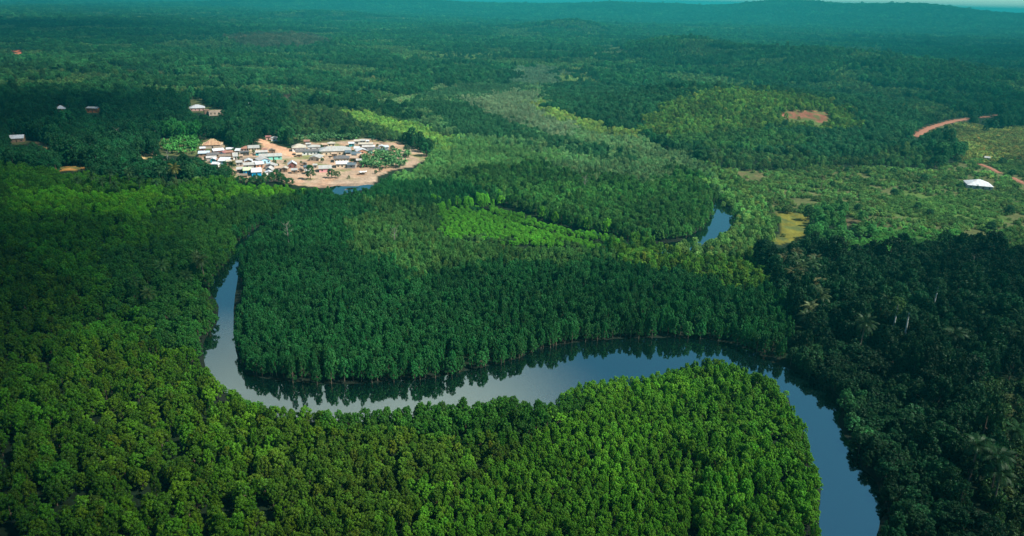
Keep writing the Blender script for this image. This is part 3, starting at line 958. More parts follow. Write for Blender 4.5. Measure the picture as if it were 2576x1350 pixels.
    hh = np.where(kinds == 'M', 8.4, np.where(kinds == 'B', 15.2, 2.2)) * hs
    rr = np.where(kinds == 'M', 2.9, np.where(kinds == 'B', 6.6, 1.5)) * cs
    for pts, w in ROADS_W:
        keep &= ~((seg_dist(pts, x, y, False) < w + rr * .8) & (d < 2000))
    near = d < 3500
    jx = (fbm(x / 9, y / 9, 201, 3) - .5) * 46 * 500 / (d + 100); jy = (fbm(x / 9, y / 9, 231, 3) - .5) * 26 * 500 / (d + 100)
    for fz, rx in ((0.1, 0), (.35, 0), (.55, -.9), (.55, .9), (.75, 0), (.98, 0)):
        ax, ay = project(x + rx * rr, y, z + hh * fz)
        ax = ax + jx; ay = ay + jy
        for q in CLEAR:
            hit = inside(q['poly'], ax, ay) & near
            if q['keep']:
                hit &= rng.random(len(x)) > q['keep']
            keep &= ~hit
        for pts, w in ROADS:
            keep &= ~((seg_dist(pts, ax, ay, False) < 6.0) & (d < 2000) & (y > 300))
    # crowns of the near bank lean over but do not cross the water; what stands too close grows as a low fringe
    inset = [(a, b) for a, b in main_seen]
    cz = np.array([q['key'] for q in Z])[idx]
    for step in range(3):
        bad = np.zeros(len(x), bool)
        for fz, rx in ((.96, 0), (.6, -1.05), (.6, 1.05)):
            ax, ay = project(x + rx * rr, y, z + hh * fz)
            bad |= inside(inset, ax, ay) & (y < 700)
            bad |= inside(LOOP_VIEW, ax, ay) & (y < 700)
            bad |= inside([(a, b - 2) for a, b in creek_P], ax, ay) & (y < 900)
            bad |= inside(MEADOW_VIEW, ax, ay) & (y < 700) & (cz != 'meadow')
        if step < 2:
            f = np.where(bad & keep, .55, 1.0)
            hs = hs * f; hh = hh * f; cs = cs * np.sqrt(f); rr = rr * np.sqrt(f)
    keep &= ~bad
    # river-edge wall: bank trees keep their skirts
    n = len(x)
    out = dict(x=x, y=y, z=z - .1, idx=idx, kind=kinds, d=d, hh=hh,
               scl=np.stack([cs, cs * (0.9 + .2 * rng.random(n)), hs], 1),
               rot=np.stack([rng.normal(size=n) * .05, rng.normal(size=n) * .05, rng.random(n) * 6.283], 1),
               v=np.where(kinds == 'M', np.where(np.isin(ks, ['spit', 'meadow', 'left_mangrove']) | (rng.random(n) < .75), rng.integers(5, 9, n), rng.integers(0, 5, n)), np.where(kinds == 'B', rng.integers(0, 4, n), rng.integers(0, 3, n))),
               tint=tint, rnd=rng.random(n))
    return {k: a[keep] for k, a in out.items()}


TREES = grow()
px_, py_ = project(TREES['x'], TREES['y'], TREES['z'] + TREES['hh'] * .7)
inview = (px_ > -10) & (px_ < W + 10) & (py_ > 0) & (py_ < H_ + 25)
single = np.zeros(len(px_), bool)
for kd, m in (('M', 300), ('B', 300), ('S', 220)):
    s = np.where((TREES['kind'] == kd) & inview)[0]
    size = TREES['hh'][s] * TREES['scl'][s, 0] / TREES['d'][s]
    size = TREES['scl'][s, 0] / TREES['d'][s] * (0.8 if kd == 'S' else 1.0)
    single[s[np.argsort(-size)[:m]]] = True

FOREST = {
    'M': {'left_mangrove': 'olive green mangrove canopy spreading over the left bank', 'spit': 'dense bright green mangrove canopy on the near river spit',
          'peninsula': 'dark green mangrove canopy filling the peninsula inside the river loop', 'meadow': 'bright light green low mangrove patch in the middle of the peninsula',
          'loop': 'mangrove canopy of the second river bend behind the peninsula', 'right_bank': 'dark green mangrove fringe along the right river bank', 'far_mangrove': 'grey green and yellow green mangrove belt upstream beyond the second bend'},
    'B': {'background': 'hazy mosaic of woods and fields reaching to the horizon', 'left_forest': 'dark forest behind the left mangroves around the village',
          'right_forest': 'dark teal forest below and around the bushy hill on the right', 'right_bank': 'dark broadleaf forest along the right river bank', 'field': 'brownish thin woodland on the low far hill'},
    'S': {'scrub': 'low olive scrub covering the open slope on the right', 'field': 'pale low scrub of the far fields and clearings',
          'right_bank': 'dark low scrub at the right edge of the near forest', 'right_forest': 'dry scrub beside the red dirt road'},
}
NAMES = {'M': 'mangrove_forest', 'B': 'broadleaf_forest', 'S': 'scrub'}
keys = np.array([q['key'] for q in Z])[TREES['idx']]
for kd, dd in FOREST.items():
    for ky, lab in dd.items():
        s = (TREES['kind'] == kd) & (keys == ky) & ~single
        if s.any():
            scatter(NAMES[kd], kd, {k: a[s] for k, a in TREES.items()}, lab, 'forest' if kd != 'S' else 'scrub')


def label_for(kd, ky, x, y, i):
    px, py = float(px_[i]), float(py_[i])
    if kd == 'M':
        if ky == 'spit':
            if px > 1720:
                return 'mid green mangrove tree along the right rim of the near spit', 'mangroves on the right rim of the near spit'
            return 'bright green low mangrove tree in the dense near spit canopy', 'bright mangroves on the near spit'
        if ky == 'left_mangrove':
            if px < 640:
                return 'olive green mangrove tree with yellowish top in the near left stand', 'olive mangroves at the near left'
            return 'yellowish olive mangrove tree below the river bend, left of the bright spit', 'olive mangroves below the river bend'
        if ky == 'peninsula':
            return 'tall dark green mangrove tree on the peninsula shore facing the river', 'mangroves on the peninsula shore'
        if ky == 'right_bank':
            return 'dark green mangrove tree in the low fringe along the right river bank', 'mangroves along the right bank'
        return 'mangrove tree at the river loop behind the peninsula', 'mangroves at the river loop'
    if kd == 'B':
        if ky == 'right_bank':
            if py > 980:
                return 'dark broadleaf tree leaning over the right river bank', 'broadleaf trees at the right river bank'
            return 'dark broad crowned tree in the forest on the right, above the river', 'broadleaf trees of the right forest'
        return 'dark green broadleaf tree in the forest beyond the scrub', 'broadleaf trees beyond the scrub'
    if ky == 'right_bank':
        return 'dark green bush at the lower right edge of the forest', 'bushes at the lower right edge'
    return 'rounded olive bush on the open slope at the right', 'bushes on the right slope'


TN = {'M': ('mangrove_tree', 'mangrove'), 'B': ('broadleaf_tree', 'tree'), 'S': ('bush', 'bush')}
for i in np.where(single)[0]:
    kd = TREES['kind'][i]; v = int(TREES['v'][i])
    lab, grp = label_for(kd, keys[i], TREES['x'][i], TREES['y'][i], i)
    nm, cat = TN[kd]
    t = thing(nm, (TREES['x'][i], TREES['y'][i], TREES['z'][i]), lab, cat, grp, TREES['rot'][i, 2], TREES['scl'][i])
    tr, cr, _ = KIT[kd][v]
    c = link('crown', cr, t); c['tint'] = [float(q) for q in TREES['tint'][i]]
    link('stem' if kd == 'S' else 'trunk', tr, t)


# ------------------------------------------------------------------ palms, bananas, bare trees, village trees
def Fp(x, y):
    return x * .62891, y * .62891


def palm(P, label, group, s=1.0, tint=(0.024, 0.080, 0.024), lift=0.0, hz=1.0):
    p = at(*P)
    k = random.randrange(3)
    t = thing('palm_tree', (p[0], p[1], p[2]), label, 'palm tree', group, random.random() * 6.28, (s, s, s * hz))
    c = link('crown', PALMS[k][1], t); j = (.45 + .6 * random.random()); t.scale = [q * (.8 + .4 * random.random()) for q in t.scale]
    c['tint'] = [tint[0] * j * (1 + .4 * random.random()), tint[1] * j, tint[2] * j]
    link('trunk', PALMS[k][0], t)


def below(px, py, h):
    """frame point of the foot of something whose top, h metres up, shows at (px, py)"""
    p = at_plane(px, py, h)
    a, b = project(np.array([p[0]]), np.array([p[1]]), np.array([h1(p[0], p[1])]))
    return float(a[0]), float(b[0])


lf = [(985, 215), (1055, 180), (1340, 240), (1515, 210), (1530, 150), (1890, 70), (1990, 90), (880, 190), (1130, 260), (1600, 110), (1240, 170), (1800, 120), (720, 210)]
for a, b in lf:
    palm(below(*Fp(a * .4147, 640 + b * .4147), 9.5), 'dark coconut palm rising from the dark forest left of the village', 'palms left of the village', 1.05)
palm(below(*Fp(1700 * .4147, 640 + 160 * .4147), 9.5), 'golden green coconut palm standing out with its trunk left of the village', None, 1.15, (0.095, 0.13, 0.028), hz=1.05)
for a, b in [(1545, 1040), (1770, 1100), (1890, 1000), (1960, 1050), (1420, 1300), (1300, 1180)]:
    palm(below(*Fp(a * .4147, 640 + b * .4147), 8.5), 'palm among the mangroves on the left bank, west of the river', 'palms on the left bank', 1.0, (0.030, 0.075, 0.018))
rc = [(560, 240), (620, 370), (780, 330), (880, 180), (930, 380), (850, 620), (1000, 650), (1010, 790), (1180, 600), (1210, 720), (1080, 480), (1220, 900),
      (1080, 1080), (1080, 1200), (830, 430), (720, 600), (1580, 830), (1310, 340), (960, 500), (1230, 990), (700, 240), (1120, 300), (640, 520), (940, 900)]
for i, (a, b) in enumerate(rc):
    palm(below(*Fp(3000 + a * .2222, 1000 + b * .2222), 9), 'feathery palm in the palm cluster at the edge of the right forest', 'palm cluster on the right', .95 + .2 * random.random(),
         (0.034, 0.080, 0.028) if i % 3 else (0.075, 0.10, 0.04))
for a, b in [(1430, 760), (1880, 1130), (2430, 1060), (2500, 900), (1860, 700), (1300, 740), (1060, 1010), (2150, 800)]:
    palm(below(*Fp(3000 + a * .4255, 900 + b * .4255), 10), 'dark palm crown among the broadleaf trees of the right forest', 'palms in the right forest', 1.1, (0.020, 0.062, 0.020))
for a, b in [(2100, 480), (2010, 930), (1800, 760), (1980, 850)]:
    palm(below(*Fp(3000 + a * .4977, 1474 + b * .4977), 9), 'palm at the lower right edge of the near forest', 'palms at the lower right', 1.1, (0.014, 0.055, 0.016))
# three tall pale trunks
for (tx, ty), (bx, by), lab in (((1350, 870), (1310, 1140), 'tall pale trunk with a yellowish green crown, left of two standing close in right forest'),
                                ((1490, 940), (1420, 1225), 'tall pale slender trunk with dark crown, right of two standing close in right forest'),
                                ((1725, 700), (1680, 945), 'tall pale trunk with a sparse feathery crown, upper one in the right forest')):
    f = at(*Fp(3000 + bx * .4255, 900 + by * .4255))
    dist = math.hypot(f[0], f[1])
    t = thing('pale_trunk_tree', f, lab, 'tree', None, random.random() * 6)
    HH = 17.0
    tv, tf = tube([(0, 0, -3), (.2, .1, HH * .5), (.5, .1, HH)], [.42, .32, .2], 8)
    link('trunk', mesh_np('pale_trunk', tv, tf, 4, [M_BARKD], smooth=True), t, tint=[.42, .44, .40])
    k = random.randrange(4)
    c = link('crown', KIT['B'][k][1], t); c.scale = (.5, .5, .5); c.location = (.5, .1, HH - 5.2); c['tint'] = [0.035, 0.085, 0.02] if bx < 1400 else [0.014, 0.055, 0.02]
# bare grey trees
for (tx, ty), h, k, lab in ((Fp(1678 * .3975, 340 + 700 * .3975), 17, 1, 'tall bare grey tree with a thin trunk in the dark forest left of the village'),
                            (Fp(1172 * .3975, 340 + 465 * .3975), 13, 0, 'bare pale tree in the dark left forest below the white roofs'),
                            (Fp(700 + 755 * .5927, 900), 14, 1, 'bare pale snag above the dark peninsula canopy near its left end'),
                            (Fp(700 + 1480 * .5927, 900 + 40 * .5927), 12, 0, 'small bare grey snag in the middle of the peninsula canopy'),
                            (Fp(1400 + 1450 * .649, 300 + 640 * .649), 12, 0, 'bare grey snag in the grey green canopy of second bend'),
                            (Fp(3000 + 2110 * .4255, 900 + 330 * .4255), 12, 1, 'brownish leafless tree at the upper edge of the right forest')):
    q = at(*below(tx, ty, h))
    t = thing('bare_tree', q, lab, 'tree', None, random.random() * 6, (h / (12 + 2 * k),) * 3)
    link('trunk', BARES[k][0], t, tint=[.22, .22, .18]); link('branches', BARES[k][1], t, tint=[.18, .175, .14])


def banana_patch(poly, n, label, group, tint, s=1.0):
    xs = [p[0] for p in poly]; ys = [p[1] for p in poly]
    k = 0
    while k < n:
        a, b = random.uniform(min(xs), max(xs)), random.uniform(min(ys), max(ys))
        if not bool(inside(poly, np.array([a]), np.array([b]))[0]):
            continue
        p = at(a, b)
        o = link('banana_plant', BANANAS[random.randrange(3)], None, label=label, category='banana plant', group=group)
        q = s * (.8 + .5 * random.random())
        o.location = p; o.rotation_euler = (0, 0, random.random() * 6.28); o.scale = (q * .95, q * .95, q * 1.15)
        j = .75 + .5 * random.random()
        o['tint'] = [tint[0] * j, tint[1] * j, tint[2] * j]
        k += 1


banana_patch([(905, 405), (925, 392), (960, 386), (1000, 384), (1030, 388), (1038, 402), (1030, 416), (1000, 424), (950, 426), (912, 424)], 130,
             'broad leaved banana plant in the grove at the right end of the village', 'banana grove beside the village', (0.060, 0.155, 0.050), 1.35)
banana_patch([(738, 350), (790, 348), (850, 346), (905, 346), (915, 352), (870, 354), (820, 358), (760, 358)], 80,
             'banana plant in the hedge like strip behind the village', 'banana strip behind the village', (0.050, 0.135, 0.045), 1.35)
banana_patch([(405, 362), (440, 352), (495, 350), (505, 372), (490, 390), (440, 392), (415, 385)], 80,
             'bright green banana plant on the slope left of the unfinished brown roof', 'banana patch left of the village', (0.040, 0.17, 0.030), 1.4)
banana_patch([(545, 440), (580, 430), (592, 445), (585, 456), (555, 454)], 14, 'bright banana plant below the lowest huts left of blue house', 'bananas below the huts', (0.050, 0.19, 0.030), 1.1)


def village_tree(P, s, hz, kd, label, tint, grp=None):
    p = at(*P)
    t = thing('village_tree', p, label, 'tree', grp, random.random() * 6, (s, s, s * hz))
    k = random.randrange(4)
    tr, cr, _ = KIT[kd][k]
    c = link('crown', cr, t); c['tint'] = list(tint)
    link('trunk', tr, t)


def R1(x, y): return Fp(760 + x * .1926, 520 + y * .1926)
def R2(x, y): return Fp(1140 + x * .2329, 520 + y * .2329)
def R3(x, y): return Fp(x * .3975, 340 + y * .3975)
def R4(x, y): return Fp(x * .3975, y * .3975)
def R6(x, y): return Fp(3072 + x * .3975, 400 + y * .3975)


village_tree(R2(440, 855), .58, 1.12, 'B', 'dark green tree with a leaning trunk on the beach, left of pink house', (0.020, 0.085, 0.022))
village_tree(R2(800, 830), .50, .85, 'B', 'round green tree on the beach, bigger of two below the pink house', (0.030, 0.095, 0.022))
village_tree(R2(912, 830), .36, .85, 'B', 'small round green tree on the beach, right of bigger one', (0.038, 0.105, 0.025))
village_tree(R2(1098, 838), .42, .6, 'M', 'tiny sapling standing alone on the open beach', (0.05, 0.12, 0.03))
village_tree(R1(1800, 1060), .62, .8, 'B', 'dark green tree in front of the village, right of blue house', (0.016, 0.080, 0.020))
village_tree(R1(1570, 1110), .46, .85, 'B', 'bushy green tree below the right end of blue house', (0.022, 0.095, 0.020))
village_tree(R1(1180, 1150), .5, .6, 'B', 'low green tree at the bottom edge of village below mud hut', (0.018, 0.085, 0.020))
village_tree(R1(1170, 390), .55, .8, 'B', 'tall green tree beside the red path behind the village', (0.035, 0.090, 0.026))
village_tree(R2(2090, 380), .42, .9, 'B', 'grey green tree rising behind the banana grove', (0.040, 0.085, 0.040))
village_tree(R2(1700, 230), .34, .8, 'B', 'small tree behind the right cluster of huts', (0.045, 0.090, 0.034))
village_tree(R2(1850, 370), .40, .75, 'B', 'dark round tree at the right end of the huts', (0.012, 0.062, 0.026))
village_tree(R2(2350, 390), .42, .9, 'B', 'dark tree at the edge of sand right of banana grove', (0.015, 0.070, 0.026))
for i, (a, b) in enumerate([(1380, 1120), (1480, 1150), (1700, 1090), (1900, 1100), (1960, 1140), (1050, 1130), (1290, 1160), (880, 1000), (800, 930), (700, 870), (2080, 1170)]):
    village_tree(R1(a, b), .42 + .14 * random.random(), .72, 'B', 'dark green tree in the belt of trees along the lower edge of the village', (0.016, 0.080, 0.020), grp='tree belt below the village')
for i, (a, b) in enumerate([(560, 800), (640, 790), (740, 800), (860, 760), (330, 640), (200, 520), (1010, 640), (900, 480), (1330, 500), (1760, 720), (1980, 700), (1340, 880), (1820, 770), (1010, 560), (560, 470), (1540, 960), (1120, 1080), (1000, 1090), (720, 740)]):
    village_tree(R1(a, b), .20 + .10 * random.random(), .8, 'B', 'small green tree growing between the huts in the left half of village', (0.022, 0.088, 0.022), grp='small trees among the left huts')
for i, (a, b) in enumerate([(60, 330), (630, 320), (600, 460), (1150, 560), (1240, 540), (1080, 330), (1170, 420), (1580, 500), (1590, 300), (1800, 420), (280, 590), (640, 560), (1560, 760), (1640, 720), (1500, 640)]):
    village_tree(R2(a, b), .18 + .10 * random.random(), .8, 'B', 'small green tree growing between the houses in the right half of village', (0.026, 0.092, 0.026), grp='small trees among the right houses')
palm(R1(905, 1040), 'dark coconut palm in front of the huts, left of blue house', None, 1.2, (0.016, 0.058, 0.022))
palm(R2(1515, 265), 'dark coconut palm above the right cluster of huts', None, .95, (0.016, 0.062, 0.03))
palm(R6(530, 900), 'brownish palm alone on the scrub slope right of the lawn', None, .9, (0.06, 0.07, 0.03))
palm(Fp(1400 + 2225 * .649, 300 + 545 * .649), 'pale palm at the foot of bushy hill', None, 1.0, (0.05, 0.10, 0.05))
# dark single bushes and trees on the scrub slope
for i, (a, b, s, kd) in enumerate([(1265, 970, .45, 'B'), (1500, 1110, .42, 'B'), (900, 1120, .40, 'B'), (640, 880, .4, 'B'), (2240, 1320, .5, 'B'), (1920, 900, .36, 'B'), (1560, 830, .5, 'B'), (780, 740, .4, 'B'),
                                   (1000, 760, .38, 'B'), (1250, 750, .42, 'B'), (2420, 1150, .5, 'B'), (1620, 1170, .4, 'B'), (2100, 900, .3, 'B'), (480, 620, .42, 'B'), (2450, 770, .45, 'B'), (1900, 640, .5, 'B'), (2350, 650, .5, 'B')]):
    q = at(*R6(a, b))
    t = thing('slope_tree', q, 'dark round tree scattered on the olive scrub slope at the right', 'tree', 'single trees on the right scrub slope', random.random() * 6, (s, s, s * .72))
    k = i % 4
    c = link('crown', KIT[kd][k][1], t); c['tint'] = [0.014, 0.068, 0.022]
    link('trunk', KIT[kd][k][0], t)
for (a, b), lab in (((176, 60), 'round green bush at the left rim of the yellow lawn'), ((312, 112), 'small pale bush alone on the yellow lawn')):
    q = at(*Fp(3000 + a * .4255, 900 + b * .4255))
    t = thing('bush', q, lab, 'bush', None, 0, (1.5, 1.5, 1.3) if a < 200 else (.8, .8, .8))
    c = link('crown', KIT['S'][0][1], t); c['tint'] = [0.05, 0.16, 0.02] if a < 200 else [0.13, 0.17, 0.05]
    link('stem', KIT['S'][0][0], t)

# ------------------------------------------------------------------ houses
def bm_obj(name, bm, mat, parent, tint, **props):
    bmesh.ops.recalc_face_normals(bm, faces=bm.faces)
    me = bpy.data.meshes.new(name); bm.to_mesh(me); bm.free()
    me.materials.append(mat)
    o = link(name, me, parent, **props); o['tint'] = list(tint)
    return o


def box(bm, x0, x1, y0, y1, z0, z1):
    v = [bm.verts.new(c) for c in ((x0, y0, z0), (x1, y0, z0), (x1, y1, z0), (x0, y1, z0), (x0, y0, z1), (x1, y0, z1), (x1, y1, z1), (x0, y1, z1))]
    for f in ((0, 1, 2, 3), (4, 5, 6, 7), (0, 1, 5, 4), (1, 2, 6, 5), (2, 3, 7, 6), (3, 0, 4, 7)):
        bm.faces.new([v[i] for i in f])


def prism(bm, pts, axis, a0, a1):
    """closed outline pts (u, z) swept along x ('x') or y ('y')"""
    def P(u, z, a): return (a, u, z) if axis == 'x' else (u, a, z)
    A = [bm.verts.new(P(u, z, a0)) for u, z in pts]; B = [bm.verts.new(P(u, z, a1)) for u, z in pts]
    bm.faces.new(A); bm.faces.new(list(reversed(B)))
    n = len(pts)
    for i in range(n):
        bm.faces.new([A[i], A[(i + 1) % n], B[(i + 1) % n], B[i]])


def hip_roof(bm, w, d, z, rise, oh, th=.14):
    hw, hd = w / 2 + oh, d / 2 + oh
    rl = max(hw - hd, 0) if hw >= hd else 0
    rd = max(hd - hw, 0) if hd > hw else 0
    rise = rise
    e = [bm.verts.new(c) for c in ((-hw, -hd, z), (hw, -hd, z), (hw, hd, z), (-hw, hd, z))]
    e2 = [bm.verts.new(c) for c in ((-hw, -hd, z - th), (hw, -hd, z - th), (hw, hd, z - th), (-hw, hd, z - th))]
    bm.faces.new(e2)
    for i in range(4):
        bm.faces.new([e[i], e[(i + 1) % 4], e2[(i + 1) % 4], e2[i]])
    if rl > .05:
        a, b = bm.verts.new((-rl, 0, z + rise)), bm.verts.new((rl, 0, z + rise))
        for f in ((e[0], e[1], b, a), (e[1], e[2], b), (e[2], e[3], a, b), (e[3], e[0], a)):
            bm.faces.new(f)
    elif rd > .05:
        a, b = bm.verts.new((0, -rd, z + rise)), bm.verts.new((0, rd, z + rise))
        for f in ((e[0], e[1], a), (e[1], e[2], b, a), (e[2], e[3], b), (e[3], e[0], a, b)):
            bm.faces.new(f)
    else:
        a = bm.verts.new((0, 0, z + rise))
        for i in range(4):
            bm.faces.new([e[i], e[(i + 1) % 4], a])


WALLS = dict(mud=(.26, .17, .11), brown=(.20, .125, .085), cream=(.66, .52, .36), white=(.72, .72, .70), blue=(.005, .30, .58), pale_blue=(.32, .56, .70), mint=(.22, .66, .52), pink=(.72, .32, .33),
             teal=(.04, .36, .40), maroon=(.20, .07, .065), grey=(.36, .33, .30), orange=(.62, .17, .05), terracotta=(.50, .25, .16), dark=(.07, .075, .075), block=(.42, .34, .27), pinkish=(.58, .34, .29))
ROOFS = dict(white=(.43, .455, .48), pale=(.29, .295, .285), cream=(.35, .32, .265), grey=(.33, .32, .31), dark=(.085, .085, .09), slate=(.07, .10, .125), rust=(.24, .12, .085), thatch=(.15, .115, .085),
             maroon=(.21, .085, .08), green=(.38, .50, .29), bluish=(.36, .46, .54), brown=(.33, .235, .165), tan=(.45, .33, .22))


def house(fp, wpx, fscale, roof, wallc, roofc, label, h=2.5, depth=6.0, rise=1.2, yaw=0.0, nwin=2, door=True, cat='house', name='house', chopped=False, oh=.45):
    p = at(*fp)
    dist = float((p - CAM) @ fw)
    w = wpx * fscale * .62891 / FP * dist
    yw = R(yaw)
    # facing: front wall looks back towards the camera, turned by yaw
    face = math.atan2(-p[0], p[1]) * 0.0 + yw
    ang = face + math.atan2(p[0], p[1]) * -1.0
    c = Vector((p[0], p[1], 0)) + Matrix.Rotation(ang, 3, 'Z') @ Vector((0, depth / 2, 0))
    z = min(h1(c.x, c.y), p[2])
    t = thing(name, (c.x, c.y, z), label, cat, None, ang)
    hw, hd = w / 2, depth / 2
    base = -0.6
    bm = bmesh.new()
    if roof == 'side':
        prism(bm, [(-hd, base), (hd, base), (hd, h), (0, h + rise), (-hd, h)], 'x', -hw, hw)
    elif roof == 'front':
        prism(bm, [(-hw, base), (hw, base), (hw, h), (0, h + rise), (-hw, h)], 'y', -hd, hd)
    elif roof == 'shed':
        prism(bm, [(-hd, base), (hd, base), (hd, h + rise), (-hd, h)], 'x', -hw, hw)
    else:
        box(bm, -hw, hw, -hd, hd, base, h)
    bm_obj('wall', bm, M_WALL, t, WALLS[wallc])
    bm = bmesh.new(); th = .16; o = oh; lift = .04
    if roof == 'side':
        k = rise / hd
        prism(bm, [(-hd - o, h - o * k + lift), (0, h + rise + lift), (hd + o, h - o * k + lift), (hd + o, h - o * k + lift + th), (0, h + rise + lift + th), (-hd - o, h - o * k + lift + th)], 'x', -hw - o * .8, hw + o * .8)
    elif roof == 'front':
        k = rise / hw
        prism(bm, [(-hw - o, h - o * k + lift), (0, h + rise + lift), (hw + o, h - o * k + lift), (hw + o, h - o * k + lift + th), (0, h + rise + lift + th), (-hw - o, h - o * k + lift + th)], 'y', -hd - o, hd + o * .6)
    elif roof == 'shed':
        k = rise / depth
        prism(bm, [(-hd - o, h - o * k + lift), (hd + o, h + rise + o * k + lift), (hd + o, h + rise + o * k + lift + th), (-hd - o, h - o * k + lift + th)], 'x', -hw - o * .7, hw + o * .7)
    else:
        hip_roof(bm, w, depth, h + .16, rise, o)
    bm_obj('roof', bm, M_ROOF, t, ROOFS[roofc])
    n = nwin + (1 if door else 0)
    dpos = n // 2 if door else -1
    for i in range(n):
        x = -hw + w * (i + .5) / n
        ww = min(1.0, w / n * .45)
        bm = bmesh.new()
        if i == dpos:
            box(bm, x - ww * .45, x + ww * .45, -hd - .05, -hd + .05, .05, min(2.0, h - .2))
            bm_obj('door', bm, M_DARK, t, (.07, .05, .04))
        else:
            box(bm, x - ww * .5 - .08, x + ww * .5 + .08, -hd - .06, -hd + .05, 1.0 - .08, min(2.0, h - .25) + .08)
            f = bm_obj('window', bm, M_PLAIN, t, [q * .75 for q in WALLS[wallc]])
            bm = bmesh.new()
            box(bm, x - ww * .5, x + ww * .5, -hd - .085, -hd - .03, 1.0, min(2.0, h - .25))
            bm_obj('shutter', bm, M_DARK, f, (.035, .035, .04))
    return t


